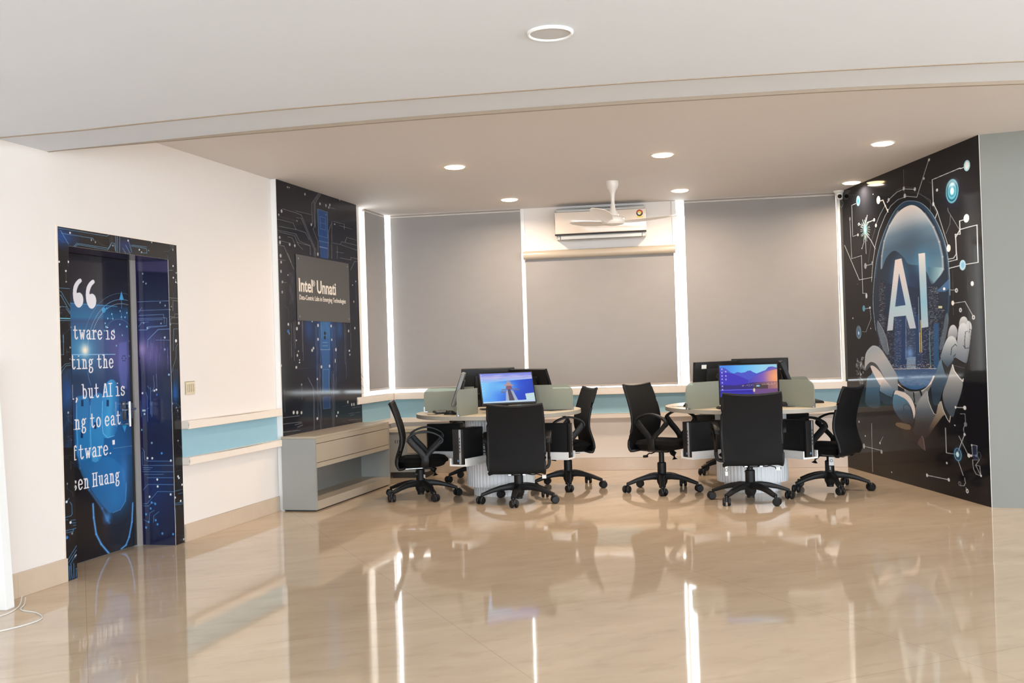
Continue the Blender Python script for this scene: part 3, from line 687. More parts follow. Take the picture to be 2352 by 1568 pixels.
# city
r = random.Random(3)
a.poly([(500, 1320), (560, 1318), (1020, 1308), (1045, 1200), (1050, 700), (980, 420), (420, 330), (400, 700), (430, 1000), (500, 1200)], (24, 38, 58), .55, soft=5)
B = [(500, 620, 905, (36, 42, 62), 1), (560, 690, 720, (40, 62, 96), 1), (690, 800, 620, (46, 62, 90), 1), (640, 690, 560, (26, 52, 92), 0), (800, 835, 700, (28, 60, 100), 0), (835, 940, 840, (36, 46, 72), 1), (940, 1050, 380, (30, 36, 50), 2), (1050, 1120, 640, (28, 36, 50), 1), (385, 450, 320, (34, 38, 50), 2), (1000, 1060, 800, (40, 80, 120), 0), (450, 500, 700, (30, 34, 50), 1), (820, 880, 1120, (44, 56, 84), 1), (700, 800, 1180, (120, 140, 160), 1)]
for x0, x1, y0, c, st in B:
    a.poly([(x0, y0), (x1, y0-8), (x1, 1312), (x0, 1318)], c, .9)
    if st:
        y = y0+10
        while y < 1290:
            x = x0+4
            while x < x1-8:
                if r.random() < (.5 if st == 1 else .75): a.line([(x, y), (x+r.uniform(5, 14 if st == 1 else 26), y-1)], .7, (180, 198, 210), r.uniform(.25, .85))
                x += r.uniform(10, 20)
            y += 16
a.line([(830, 500), (845, 1120)], 1.2, (160, 180, 190), .8); a.line([(856, 760), (868, 1120)], 1.8, (214, 190, 110), .9); a.line([(845, 900), (848, 1120)], 1.2, (226, 200, 120), .9); a.line([(690, 720), (690, 1200)], 1.2, (140, 170, 200), .8); a.line([(955, 880), (965, 1290)], 1.6, (100, 170, 190), .7)
a.poly([(1055, 600), (1098, 600), (1098, 626), (1055, 626)], (190, 190, 150)); a.ell((735, 1130), 50, 90, (120, 160, 215), .8, glow=True)
for _ in range(150): a.ell((r.uniform(520, 1020), r.uniform(1255, 1312)), r.uniform(2, 6), r.uniform(2, 5), (215, 205, 190), r.uniform(.3, .9))
for _ in range(60): a.line([(r.uniform(630, 1040), 1262), (r.uniform(640, 1040), 1268)], .6, (70, 60, 50), .1)
a.line([(530, 1310), (1030, 1303)], 1.6, (216, 206, 196), .8)
# water
T2()
a.poly([(565, 1322), (1025, 1312), (1000, 1400), (940, 1490), (860, 1530), (780, 1540), (700, 1520), (630, 1470), (590, 1400)], None, 1, grad=((700, 1320), (700, 1540), [(58, 84, 120), (84, 120, 158), (52, 88, 128)]), sm=3)
for _ in range(60):
    x = r.uniform(610, 960); y = r.uniform(1340, 1500); a.line([(x, y), (x+r.uniform(10, 60), y)], .8, r.choice(((130, 165, 195), (40, 66, 100), (180, 150, 140))), r.uniform(.2, .6))
# pale ring under the water
T2(); ringp = [(530, 1395), (580, 1470), (640, 1530), (720, 1572), (790, 1580), (860, 1570), (930, 1530), (985, 1460), (1010, 1400)]
a.line([(p.x, p.y) for p in smoothpts([(x, y, 0) for x, y in ringp], 5)], 7, (222, 206, 194), 1, soft=1)
# letters A I
a.poly([(568, 82), (640, 65), (803, 850), (733, 855), (690, 708), (555, 722), (543, 872), (478, 880)], None, .97, grad=((600, 70), (640, 870), [(232, 212, 202), (216, 206, 202), (176, 200, 206), (190, 192, 198)]))
a.poly([(612, 230), (686, 590), (568, 608)], (46, 74, 112), 1)
a.poly([(830, 12), (905, 2), (942, 835), (866, 848)], None, .97, grad=((870, 10), (900, 840), [(224, 214, 206), (170, 190, 196), (140, 184, 200), (176, 190, 196)]))
for y in range(350, 850, 34): a.line([(500, y), (600, y-4)], .5, (150, 165, 170), .35); a.line([(720, y+200), (790, y+196)], .5, (150, 165, 170), .35)
# transparent petals
a.poly([(370, 770), (420, 850), (470, 960), (500, 1120), (480, 1150), (430, 1080), (390, 960), (365, 850)], (120, 130, 136), .7, sm=4); a.poly([(1155, 678), (1172, 760), (1150, 900), (1110, 1060), (1070, 1100), (1075, 1000), (1110, 850), (1130, 720)], (108, 118, 124), .65, sm=4)
a.line([(372, 765), (425, 850), (475, 970), (497, 1110)], .9, (190, 195, 195), .8)
# left thumb / palm
hand = [(230, 1180), (250, 1110), (310, 1048), (370, 1055), (420, 1100), (480, 1190), (540, 1290), (590, 1380), (598, 1440), (600, 1560), (540, 1560), (470, 1500), (420, 1400), (360, 1280), (300, 1230), (250, 1270), (225, 1330)]
a.poly(hand, None, 1, grad=((260, 1060), (560, 1540), [(150, 158, 162), (176, 172, 168), (150, 156, 160), (120, 128, 134)]), sm=4)
a.line([(235, 1180), (262, 1110), (320, 1055), (375, 1065)], 2, (190, 196, 198), .5, soft=2)
a.poly([(225, 1330), (250, 1270), (300, 1232), (350, 1250), (400, 1320), (450, 1420), (500, 1500), (560, 1560), (560, 1600), (480, 1540), (400, 1420), (330, 1290), (290, 1280), (250, 1320)], (66, 70, 74), .95, sm=3)
T3()
a.poly([(255, 40), (300, 0), (330, -60), (400, 60), (390, 190), (400, 300), (380, 380), (240, 340), (240, 180)], None, .9, grad=((260, 20), (300, 360), [(100, 140, 165), (70, 100, 122), (50, 62, 72)]), sm=3)
a.poly([(290, -90), (330, -95), (400, -30), (450, 50), (560, 190), (540, 250), (470, 190), (400, 120), (340, 20)], (214, 200, 190), 1, sm=3)
a.poly([(395, 175), (410, 100), (445, 65), (560, 180), (555, 255), (545, 310), (480, 290), (420, 250)], None, 1, grad=((420, 80), (470, 300), [(205, 192, 184), (96, 122, 142), (52, 66, 80)]), sm=2)
a.poly([(390, 185), (530, 265), (545, 335), (450, 330), (395, 280)], (44, 54, 66), .95); a.line([(390, 185), (470, 235), (545, 265)], 1.2, (24, 26, 28), 1); a.line([(560, 185), (540, 250), (545, 330)], 2.2, (28, 30, 34), 1)
a.poly([(565, 190), (620, 180), (690, 210), (750, 270), (785, 350), (795, 430), (770, 520), (740, 420), (700, 330), (640, 290), (560, 270)], (216, 202, 192), 1, sm=3)
a.poly([(555, 225), (640, 250), (700, 290), (750, 370), (775, 470), (775, 540), (680, 545), (600, 470), (545, 360)], None, 1, grad=((600, 240), (690, 540), [(92, 128, 152), (66, 88, 106), (54, 52, 56)]), sm=3)
a.line([(665, 400), (662, 350), (700, 330), (740, 370), (765, 450)], 1.2, (34, 36, 40), 1)
a.poly([(600, 120), (670, 170), (780, 200), (880, 185), (980, 100), (1000, 60), (990, 200), (850, 330), (800, 340), (760, 280), (700, 210), (600, 180)], (112, 114, 116), .95)
a.poly([(600, 120), (672, 165), (672, 192), (600, 180)], (34, 34, 38), 1); a.poly([(768, 195), (782, 195), (795, 320), (780, 310)], (30, 32, 36), 1); a.poly([(840, 185), (860, 178), (880, 240), (862, 250)], (34, 36, 40), 1)
# palm wedge
a.poly([(790, 560), (800, 380), (830, 300), (900, 200), (930, 190), (935, 260), (960, 350), (1000, 440), (1020, 480), (960, 620), (900, 730), (860, 700), (830, 700), (770, 640)], None, 1, grad=((820, 260), (900, 700), [(150, 150, 148), (92, 100, 108), (66, 62, 62), (56, 46, 46)]), sm=3)
a.poly([(935, 210), (985, 110), (1010, 180), (1060, 260), (1040, 360), (1020, 430), (975, 360), (945, 280)], (38, 42, 48), 1, sm=2)
a.line([(930, 190), (945, 300), (975, 380), (1005, 440), (1025, 450)], 1.5, (190, 188, 182), 1)
a.poly([(580, 545), (620, 540), (735, 565), (735, 620), (640, 605), (575, 570)], (122, 100, 78), .85, sm=2)
a.poly([(1080, 300), (1095, 350), (1130, 440), (1100, 470), (1010, 590), (930, 700), (960, 580), (1030, 440), (1050, 340)], None, 1, grad=((1080, 310), (970, 680), [(170, 160, 145), (120, 104, 88), (60, 48, 46)]), sm=2)
a.poly([(1090, 290), (1130, 220), (1200, 320), (1220, 380), (1180, 500), (1140, 470), (1110, 400)], (44, 42, 42), 1, sm=2)
a.line([(1085, 300), (1110, 400), (1150, 490), (1180, 535), (1200, 420)], 1.5, (186, 182, 176), 1)
a.poly([(820, 760), (870, 690), (890, 720), (905, 850), (840, 800)], (92, 74, 68), .7, sm=2); a.line([(870, 690), (890, 740), (905, 850)], 1, (150, 130, 120), .8)
# fingers
T2()
def finger(pts, c0, c1, hl=None, g=((0, 0), (1, 0))):
    a.poly(pts, None, 1, grad=(g[0], g[1], [c0, (190, 190, 188), c1]) if hl else (g[0], g[1], [c0, c1]), sm=4)
finger([(1085, 1190), (1160, 1240), (1220, 1230), (1180, 1370), (1100, 1568), (1060, 1700), (1000, 1700), (975, 1500), (1010, 1400)], (96, 122, 140), (50, 62, 74), g=((1080, 1240), (1120, 1600)))
finger([(1170, 880), (1195, 825), (1235, 815), (1268, 870), (1262, 950), (1230, 1000), (1190, 960), (1160, 960)], (190, 190, 190), (110, 116, 122), g=((1190, 830), (1240, 1000)))
finger([(1085, 1150), (1120, 1040), (1160, 960), (1210, 938), (1255, 980), (1270, 1060), (1260, 1140), (1225, 1230), (1160, 1290), (1085, 1190)], (200, 200, 198), (62, 78, 92), g=((1160, 960), (1200, 1270)))
a.line([(1195, 1150), (1205, 1070), (1245, 1030), (1268, 1060), (1262, 1130), (1225, 1170)], 1.3, (34, 38, 44), 1)
a.poly([(1090, 1200), (1160, 1290), (1230, 1200), (1250, 1290), (1160, 1400), (1120, 1330)], (42, 44, 46), .95, sm=2)
finger([(1290, 830), (1300, 750), (1340, 718), (1380, 750), (1395, 860), (1330, 880)], (205, 205, 202), (130, 130, 132), g=((1330, 720), (1350, 880)))
finger([(1385, 770), (1425, 800), (1430, 880), (1410, 1010), (1400, 1100), (1375, 1230), (1340, 1240), (1350, 900)], (200, 200, 198), (98, 104, 112), g=((1390, 780), (1390, 1240)))
finger([(1280, 860), (1310, 800), (1345, 790), (1378, 830), (1385, 960), (1370, 1100), (1345, 1240), (1255, 1190), (1260, 1080)], (206, 206, 204), (104, 112, 122), g=((1330, 800), (1310, 1230)))
a.line([(1355, 1080), (1350, 1000), (1360, 890), (1385, 885)], 1.1, (40, 44, 50), 1); a.line([(1335, 1045), (1360, 1075), (1390, 1075), (1400, 1065)], 1.2, (40, 44, 50), 1); a.line([(1400, 900), (1410, 862), (1428, 870), (1420, 950)], 1, (50, 52, 56), 1)
a.poly([(1230, 1180), (1370, 1250), (1350, 1300), (1340, 1400), (1290, 1400), (1215, 1260)], (38, 38, 40), 1); a.line([(1255, 1190), (1345, 1245), (1370, 1250)], 2, (24, 24, 26), 1); a.line([(1215, 1265), (1350, 1300)], 1, (120, 120, 120), .6)
finger([(1215, 1260), (1235, 1320), (1280, 1400), (1330, 1445), (1310, 1580), (1250, 1760), (1215, 1850), (1140, 1760), (1105, 1640), (1110, 1560), (1160, 1420)], (176, 172, 166), (70, 78, 86), g=((1180, 1330), (1260, 1760)))
a.line([(1212, 1262), (1235, 1330), (1285, 1400), (1330, 1448), (1335, 1420)], 1.8, (226, 220, 214), 1)
T2()
# right-lower traces
for pts, w in [([(1190, 420), (1255, 420)], 1), ([(1225, 570), (1355, 550), (1450, 720)], 1.2), ([(240, 145), (305, 130), (310, 100)], 1.6), ([(230, 632), (285, 622)], 1.2), ([(285, 640), (298, 740), (240, 890), (200, 890)], .8)]: a.line(pts, w, LG, .9)
a.line([(1215, 200), (1225, 700)], .6, (90, 90, 90), .7); a.line([(1375, 220), (1400, 700), (1420, 1330)], .5, (80, 80, 80), .6)
for c, rx, ry, col in [((1120, 407), 12, 18, (240, 235, 225)), ((1258, 425), 14, 26, LG), ((1436, 348), 14, 28, (225, 225, 222)), ((1217, 567), 13, 28, (230, 215, 200)), ((1304, 646), 13, 26, LG), ((1450, 728), 14, 26, WH), ((245, 485), 13, 38, LG), ((216, 627), 18, 44, (90, 150, 170)), ((285, 620), 10, 18, WH), ((234, 150), 17, 42, (150, 155, 158)), ((93, 738), 6, 12, WH), ((294, 853), 5, 9, WH), ((145, 356), 4, 8, (120, 118, 116))]: a.ell(c, rx, ry, col, .95)
for c in ((1258, 425), (1304, 646), (1450, 728)): a.ell(c, 5, 12, (50, 50, 52))
a.ell((160, 898), 32, 90, (96, 110, 122), .95); a.ell((158, 900), 22, 66, (70, 100, 130)); a.ell((158, 905), 9, 26, (190, 225, 240), .9); a.ell((158, 895), 34, 92, (150, 175, 185), .8, ring=1)
for _ in range(70): a.ell((r.uniform(130, 215), r.uniform(1180, 1470)), r.uniform(2, 9), r.uniform(5, 26), r.choice(((210, 210, 208), (150, 150, 150))), r.uniform(.3, .9), ring=r.choice((0, .9)))
T3()
for pts, w in [([(303, 548), (315, 1095)], 1.1), ([(220, 805), (415, 855)], 1.6), ([(432, 700), (398, 765)], 1), ([(1248, 368), (1350, 372)], 1.8), ([(1135, 600), (1145, 880), (1265, 898), (1350, 672)], 1.3), ([(1275, 960), (1335, 1135)], 1.2), ([(1285, 690), (1395, 910), (1425, 910)], 1.1), ([(928, 1132), (1172, 1183)], 2), ([(1350, 1160), (1360, 1220), (1345, 1250), (1300, 1250)], 1), ([(1365, 1270), (1380, 1310)], 1), ([(1300, 442), (1355, 442), (1360, 545)], .8), ([(1345, 660), (1338, 610), (1350, 570)], .8), ([(1430, 790), (1490, 800), (1490, 910), (1440, 910), (1430, 790)], 1), ([(1490, 910), (1515, 960), (1475, 1020), (1535, 1140), (1480, 1120), (1450, 1060), (1440, 960)], .9), ([(1440, 960), (1500, 960)], .8), ([(1475, 1020), (1520, 1030), (1535, 1140)], .9)]: a.line(pts, w, (188, 190, 192), .9)
for c, rx, ry, col in [((218, 804), 13, 36, (180, 185, 185)), ((415, 868), 14, 28, (165, 165, 168)), ((398, 770), 8, 18, LG), ((162, 530), 7, 18, WH), ((233, 690), 7, 12, WH), ((1248, 368), 8, 16, WH), ((1352, 374), 14, 24, WH), ((1350, 674), 10, 16, LG), ((1398, 910), 14, 24, WH), ((1425, 912), 9, 14, WH), ((928, 1132), 11, 22, WH), ((1172, 1183), 11, 22, WH), ((1380, 1310), 12, 26, WH), ((1240, 570), 6, 8, WH), ((1150, 995), 8, 14, WH), ((1535, 1138), 7, 14, WH), ((1430, 795), 6, 12, WH), ((1480, 912), 8, 14, (150, 180, 200)), ((530, 1098), 6, 11, LG), ((1360, 560), 14, 26, (120, 120, 122)), ((1295, 1225), 14, 26, (110, 110, 112))]: a.ell(c, rx, ry, col, .95)
a.ell((1380, 1310), 5, 12, (40, 40, 42)); a.ell((1295, 1225), 8, 16, (40, 40, 42)); a.poly([(1432, 800), (1488, 806), (1500, 960), (1445, 960)], (60, 70, 100), .5); a.ell((1515, 910), 14, 40, (80, 90, 110), .8, ring=1)
a.ell((1274, 898), 40, 86, (70, 120, 150), .9, glow=True); a.ell((1274, 898), 32, 72, (110, 160, 190), .9, ring=1.5); a.ell((1270, 898), 14, 30, (200, 225, 235))
# the lighter vertical fold stripe is a separate strip, below
mural = a.mesh('wall_mural', gR, .003, mat_art('mural_vinyl', 1.0, .08, .14))
tag(mural, 'black floor-to-ceiling mural of robot hands holding an AI globe', 'mural')
MURAL_ART = a
# the narrow part of the mural that turns onto the window wall
a = Art(meas(PB, DB, NB, .033), 4.803, 4.842, 1.16, 2.74, 230, 215, bgc=(96, 90, 92)); T1()  # lighter ground colour paints in the sheen this turned strip reflects
a.line([(0, 1290), (60, 1430)], 1.4, WH); a.ell((60, 992), 11, 28, (170, 170, 170), .9); a.line([(60, 1000), (70, 1440)], 1, LG, .6)
o = a.mesh('mural_return', gB, .0315, mat_art('mural_vinyl_edge', .9, .2, .5), mural)
bm = nb(); wbox(bm, gB, 4.80, 4.85, .0, 2.80, 0, .0310); struct('trim_20', bm, M_white, 'white corner strip under the turned mural edge')

# ---- circuit board panel -----------------------------------------------------
off = .05
t = thing('circuit_board_panel', 'tall dark blue circuit print panel behind the bench, with white edge', 'wall panel', gL(2.70, 0, 0))
inv = Matrix.Translation(-gL(2.70, 0, 0)); G = lambda s, z, o=0: inv @ gL(s, z, o)
bm = nb(); wbox(bm, G, 2.70, 4.42, .0, 2.799, .001, .050, .0015); obj('board', bm, M_white, t)
a = Art(meas(P0, DL, NL, off+.0012), 2.708, 4.42, .0, 2.798, 108, 262, bgc=(34, 35, 41))
a.view(630, 400, 5.228)
a.ell((640, 1500), 420, 1500, (30, 34, 52), .9, glow=True); 
A5 = lambda: a.view(630, 400, 5.228); A6 = lambda: a.view(630, 690, 5.057)
A6(); a.ell((600, 520), 230, 700, (28, 50, 96), .9, glow=True); a.ell((600, 330), 110, 330, (40, 100, 165), .9, glow=True); a.ell((400, 320), 60, 180, (36, 76, 140), .7, glow=True); a.ell((760, 330), 50, 170, (36, 90, 150), .7, glow=True)
a.poly([(540, 240), (640, 250), (645, 570), (650, 820), (640, 1060), (560, 1060), (556, 800), (540, 560)], (52, 102, 158), .75, soft=3)
a.poly([(565, 1120), (650, 1115), (650, 1250), (570, 1258)], (44, 70, 116), .8); a.line([(565, 1120), (650, 1115), (650, 1250), (570, 1258), (565, 1120)], .8, (90, 120, 150), .8)
a.line([(562, 1060), (562, 800), (635, 800), (640, 1050)], .8, (110, 150, 175), .8)
for x in (540, 552, 575, 600, 622, 640): a.line([(x, 240), (x+2, 570 if x in (540, 640) else 440)], .7, (110, 160, 190), .7)
a.line([(540, 570), (648, 570)], 1, (170, 190, 200), .8)
for y in (487, 525): a.line([(560, y), (620, y)], .9, (140, 180, 200), .8)
for y in (380, 430): a.ell((588, y), 12, 22, (22, 30, 40))
for x in (480, 492, 520, 672, 690, 705): a.line([(x, 300), (x+3, 520), (x+14, 560), (x+16, 1040)], .7, (120, 140, 165), .55)
for x, y0, y1 in [(455, 1030, 1530), (462, 1030, 1530), (530, 1050, 1520), (545, 1100, 1510), (668, 820, 1490), (682, 850, 1480), (692, 820, 1480), (505, 940, 1360), (525, 740, 1060), (330, 240, 700), (322, 240, 600), (815, 270, 740), (830, 280, 900), (240, 240, 560), (226, 250, 700), (196, 260, 660), (885, 270, 560)]: a.line([(x, y0), (x+6, y1)], .75, (140, 140, 148), .6)
a.line([(390, 890), (450, 1010), (455, 1030)], .8, (150, 150, 155), .7); a.line([(405, 920), (440, 990)], .7, (150, 150, 155), .6)
for k in range(6): a.line([(465+k*20, 20), (520+k*14, 180)], .6, (120, 130, 150), .5); a.line([(740-k*18, 30), (660-k*12, 170)], .6, (120, 130, 150), .5)
for c, rx, ry in [((163, 276), 8, 16), ((285, 262), 9, 18), ((263, 326), 9, 20), ((508, 288), 9, 20), ((660, 295), 8, 18), ((508, 450), 8, 18), ((667, 455), 7, 14), ((440, 578), 9, 18), ((455, 553), 8, 16), ((716, 570), 9, 22), ((548, 770), 9, 20), ((642, 760), 8, 18), ((500, 912), 7, 14), ((256, 775), 8, 16), ((268, 636), 7, 16), ((863, 353), 8, 18), ((936, 320), 7, 16), ((872, 583), 10, 12), ((878, 628), 6, 12), ((225, 1300), 10, 20), ((267, 1300), 10, 20), ((316, 1302), 8, 18), ((740, 1300), 8, 16), ((725, 1340), 7, 14), ((854, 1178), 8, 18), ((900, 1208), 8, 20), ((925, 1205), 8, 20), ((565, 62), 8, 18), ((600, 66), 8, 18), ((728, 136), 8, 18), ((440, 240), 7, 12), ((709, 1478), 7, 9), ((293, 690), 5, 9), ((293, 720), 6, 9), ((256, 462), 6, 10), ((708, 700), 5, 26), ((55, 45), 5, 12), ((80, 756), 6, 16), ((280, 588), 5, 9), ((500, 1370), 9, 16)]: a.ell(c, rx, ry, (214, 214, 210), .9)
a.ell((161, 357), 10, 20, (60, 110, 180), .9)
for y, x0, x1 in [(1362, 90, 290), (1435, 90, 310), (1445, 240, 325), (1470, 270, 330), (1530, 90, 300)]: a.line([(x0, y), (x1, y-25)], .9, (160, 160, 160), .75)
for y, x0, x1 in [(1245, 905, 1000), (1310, 870, 1000), (1335, 880, 930), (1390, 860, 1000)]: a.line([(x0, y), (x1, y-14)], .8, (140, 140, 150), .7)
A5()
a.poly([(515, 415), (640, 455), (650, 830), (645, 1020), (555, 1000), (530, 740)], (34, 74, 132), .95, soft=1.5)
a.line([(520, 415), (638, 455), (640, 765), (530, 735), (520, 415)], .9, (90, 130, 165), .9); a.line([(548, 505), (612, 525), (616, 670), (552, 655), (548, 505)], .8, (100, 140, 170), .8); a.line([(550, 580), (612, 595)], .8, (100, 140, 170), .8)
a.line([(545, 870), (635, 890)], 1.3, (150, 180, 195)); a.line([(535, 800), (650, 825)], .8, (120, 150, 170))
for pts in [[(545, 230), (475, 340), (485, 620), (465, 660), (525, 810), (525, 960)], [(530, 230), (452, 345), (455, 600)], [(555, 240), (490, 350), (492, 640)], [(100, 415), (265, 465), (325, 490), (495, 905), (490, 1100), (430, 1230)], [(260, 520), (325, 530), (480, 900), (478, 980)], [(35, 538), (225, 585), (262, 665), (375, 700), (420, 790)], [(60, 625), (262, 665)], [(35, 668), (260, 718), (300, 800), (430, 858), (435, 970)], [(55, 690), (245, 738), (290, 850), (345, 905)], [(160, 750), (215, 765), (245, 830)], [(75, 800), (180, 825)], [(35, 845), (115, 862), (235, 1140)], [(205, 1060), (160, 950)], [(270, 815), (430, 860)], [(35, 1020), (130, 1035)], [(690, 560), (690, 1010)], [(680, 600), (650, 690), (645, 1000)], [(705, 565), (840, 600), (840, 660)], [(780, 615), (935, 660)], [(700, 822), (790, 842), (810, 810), (1000, 855)], [(850, 815), (870, 758), (1000, 795)], [(800, 845), (1000, 915)], [(740, 930), (835, 948)], [(755, 860), (755, 1010)], [(790, 1005), (920, 1030), (920, 1000), (1000, 1015)], [(1000, 1050), (965, 1045), (915, 1150)], [(665, 400), (730, 420)], [(260, 440), (440, 485)], [(440, 1250), (445, 1290)], [(95, 1295), (150, 1300)]]:
    a.line(pts, .9, (150, 150, 152), .75)
for x in (185, 200, 212, 226): a.line([(x, 1180), (x+2, 1560)], .6, (110, 115, 140), .6)
for c, rx, ry in [((87, 442), 9, 20), ((445, 605), 8, 18), ((548, 355), 8, 18), ((620, 375), 7, 20), ((655, 400), 7, 16), ((667, 370), 8, 18), ((68, 818), 10, 22), ((185, 843), 9, 18), ((247, 857), 9, 18), ((75, 978), 10, 22), ((523, 960), 9, 22), ((82, 1055), 8, 16), ((80, 1165), 8, 18), ((165, 1210), 6, 9), ((97, 1292), 7, 16), ((740, 1060), 7, 18), ((815, 1175), 9, 24), ((860, 1225), 7, 16), ((430, 1055), 7, 18), ((725, 600), 9, 9), ((65, 758), 8, 16), ((158, 155), 5, 10), ((180, 160), 5, 9), ((418, 185), 5, 10), ((368, 240), 7, 16), ((785, 310), 7, 9), ((53, 485), 7, 12), ((992, 700), 5, 14), ((95, 1415), 6, 16), ((940, 1330), 5, 10), ((955, 1530), 6, 14)]: a.ell(c, rx, ry, (196, 194, 190), .85)
circuits(a, 26, 5, al=.28, U=(0, 185), V=(40, 700), ln=70)
a.mesh('print', G, off+.0012, mat_art('panel_vinyl', .92, .10, .2), t)

# acrylic sign in front of it
t = thing('acrylic_sign', 'clear grey acrylic sign with white lettering mounted on the circuit panel', 'sign', gL(3.6, 1.9, off))
inv = Matrix.Translation(-gL(3.6, 1.9, off)); G = lambda s, z, o=0: inv @ gL(s, z, o)
SS0, SS1, SZ0, SZ1 = 3.03, 4.175, 1.61, 2.19
bm = nb(); wbox(bm, G, SS0, SS1, SZ0, SZ1, off+.004, off+.008, .001); obj('acrylic_sheet', bm, M_acryl, t)
for s, z in ((SS0+.04, SZ0+.035), (SS1-.04, SZ0+.035), (SS0+.04, SZ1-.035), (SS1-.04, SZ1-.035)):
    bm = nb(); sweep(bm, [G(s, z, off+.002), G(s, z, off+.012)], .008, n=14); obj('standoff', bm, M_steel, t, 40)
M_let = mat('white_lettering', (240, 228, 214), 0.4)
g5 = meas(P0, DL, NL, off+.009)
s_, z_ = g5(630+297/5.228, 400+1370/5.228); e_, _ = g5(630+740/5.228, 400+1420/5.228)
def fit(name, body, sa, sb, z, size, bold, sub=None):
    o = textmesh(name, body, size, M_let, t, Matrix(), .0008, bold); xs = [v.co.x for v in o.data.vertices]; w = max(xs)-min(xs); x0 = min(xs)
    o.data.transform(inv @ wallM(gL, sa, z, off+.0088) @ Matrix.Diagonal(((sb-sa)/w, 1, 1, 1)) @ Matrix.Translation((-x0, 0, 0))); return o
fit('lettering', 'Intel', s_, s_+(e_-s_)*.35, 1.868, .165, .003); fit('trademark_sign', '®', s_+(e_-s_)*.345, s_+(e_-s_)*.42, 1.925, .075, 0)
fit('lettering', 'Unnati', s_+(e_-s_)*.47, e_, 1.868, .165, .003)
s2, _ = g5(630+303/5.228, 400+1470/5.228); e2, _ = g5(630+857/5.228, 400+1530/5.228)
fit('lettering', 'Data-Centric Labs in Emerging Technologies', s2, e2, 1.795, .062, 0)
# ---- printed door ------------------------------------------------------------
GL = {'f': [[(.78, 1.3), (.66, 1.48), (.48, 1.4), (.42, 1.2), (.42, 0)], [(.18, 0), (.68, 0)], [(.2, 1), (.72, 1)]],
 't': [[(.42, 1.45), (.42, .2), (.55, 0), (.7, 0), (.84, .18)], [(.15, 1), (.78, 1)]],
 'w': [[(.12, 1), (.3, 0), (.5, .75), (.7, 0), (.88, 1)], [(0, 1), (.28, 1)], [(.74, 1), (1, 1)]],
 'a': [[(.2, .8), (.35, 1), (.58, 1), (.7, .8), (.7, .15), (.8, 0), (.94, .02)], [(.7, .6), (.35, .55), (.18, .3), (.3, .02), (.5, 0), (.7, .2)]],
 'r': [[(.14, 1), (.38, 1), (.38, 0)], [(.14, 0), (.64, 0)], [(.38, .65), (.55, .95), (.78, 1.02), (.86, .82)]],
 'e': [[(.2, .53), (.82, .53), (.78, .85), (.5, 1.02), (.22, .8), (.18, .4), (.32, .05), (.55, -.02), (.82, .18)]],
 'i': [[(.22, 1), (.5, 1), (.5, 0)], [(.18, 0), (.82, 0)], [(.46, 1.4), (.52, 1.4)]],
 's': [[(.78, .95), (.76, .75)], [(.76, .82), (.5, 1.02), (.25, .85), (.3, .58), (.7, .45), (.8, .2), (.5, -.02), (.22, .15)], [(.2, .28), (.22, .02)]],
 'n': [[(.1, 1), (.3, 1), (.3, 0)], [(.1, 0), (.48, 0)], [(.3, .75), (.5, 1), (.68, .95), (.75, .7), (.75, 0)], [(.6, 0), (.94, 0)]],
 'g': [[(.7, .75), (.5, 1.02), (.28, .88), (.26, .58), (.5, .4), (.7, .55), (.7, .75)], [(.68, .9), (.92, 1.02)], [(.35, .42), (.24, .25), (.4, .12), (.7, .08), (.84, -.15), (.7, -.42), (.4, -.48), (.2, -.3), (.35, .1)]],
 'h': [[(.08, 1.48), (.3, 1.48), (.3, 0)], [(.1, 0), (.48, 0)], [(.3, .75), (.5, 1), (.68, .95), (.75, .7), (.75, 0)], [(.6, 0), (.94, 0)]],
 'd': [[(.5, 1.48), (.72, 1.48), (.72, 0), (.94, 0)], [(.72, .8), (.5, 1.02), (.25, .85), (.18, .5), (.25, .12), (.5, -.02), (.72, .2)]],
 'b': [[(.06, 1.48), (.28, 1.48), (.28, 0)], [(.28, .8), (.5, 1.02), (.75, .85), (.84, .5), (.75, .12), (.5, -.02), (.28, .2)]],
 'u': [[(.08, 1), (.28, 1), (.28, .25), (.4, 0), (.6, .02), (.75, .25)], [(.58, 1), (.75, 1), (.75, 0), (.95, 0)]],
 'l': [[(.22, 1.48), (.5, 1.48), (.5, 0)], [(.2, 0), (.8, 0)]],
 'o': [[(.5, 1.02), (.25, .85), (.18, .5), (.25, .12), (.5, -.02), (.75, .12), (.84, .5), (.75, .85), (.5, 1.02)]],
 'A': [[(.14, 0), (.44, 1.42), (.58, 1.42), (.88, 0)], [(.26, .5), (.76, .5)], [(0, 0), (.3, 0)], [(.72, 0), (1, 0)]],
 'I': [[(.5, 1.42), (.5, 0)], [(.2, 1.42), (.8, 1.42)], [(.2, 0), (.8, 0)]],
 'H': [[(.22, 1.42), (.22, 0)], [(.8, 1.42), (.8, 0)], [(.22, .72), (.8, .72)], [(.05, 1.42), (.4, 1.42)], [(.62, 1.42), (.97, 1.42)], [(.05, 0), (.4, 0)], [(.62, 0), (.97, 0)]],
 'S': [[(.8, 1.1), (.6, 1.42), (.28, 1.3), (.25, .95), (.7, .6), (.8, .25), (.5, -.02), (.2, .25)]], 'J': [[(.4, 1.42), (.9, 1.42)], [(.65, 1.42), (.65, .25), (.45, 0), (.2, .2)]],
 ',': [[(.5, .08), (.58, -.05), (.42, -.35)]], '.': [[(.46, .08), (.54, .08)]], '"': [[(.38, 1.45), (.4, 1.05)], [(.62, 1.45), (.6, 1.05)]], ' ': []}
OFFD = -.26
d = Art(meas(P0, DL, NL, OFFD), .09, 1.072, .012, 2.0, 230, 355, q=1.25, bgc=(24, 23, 28))
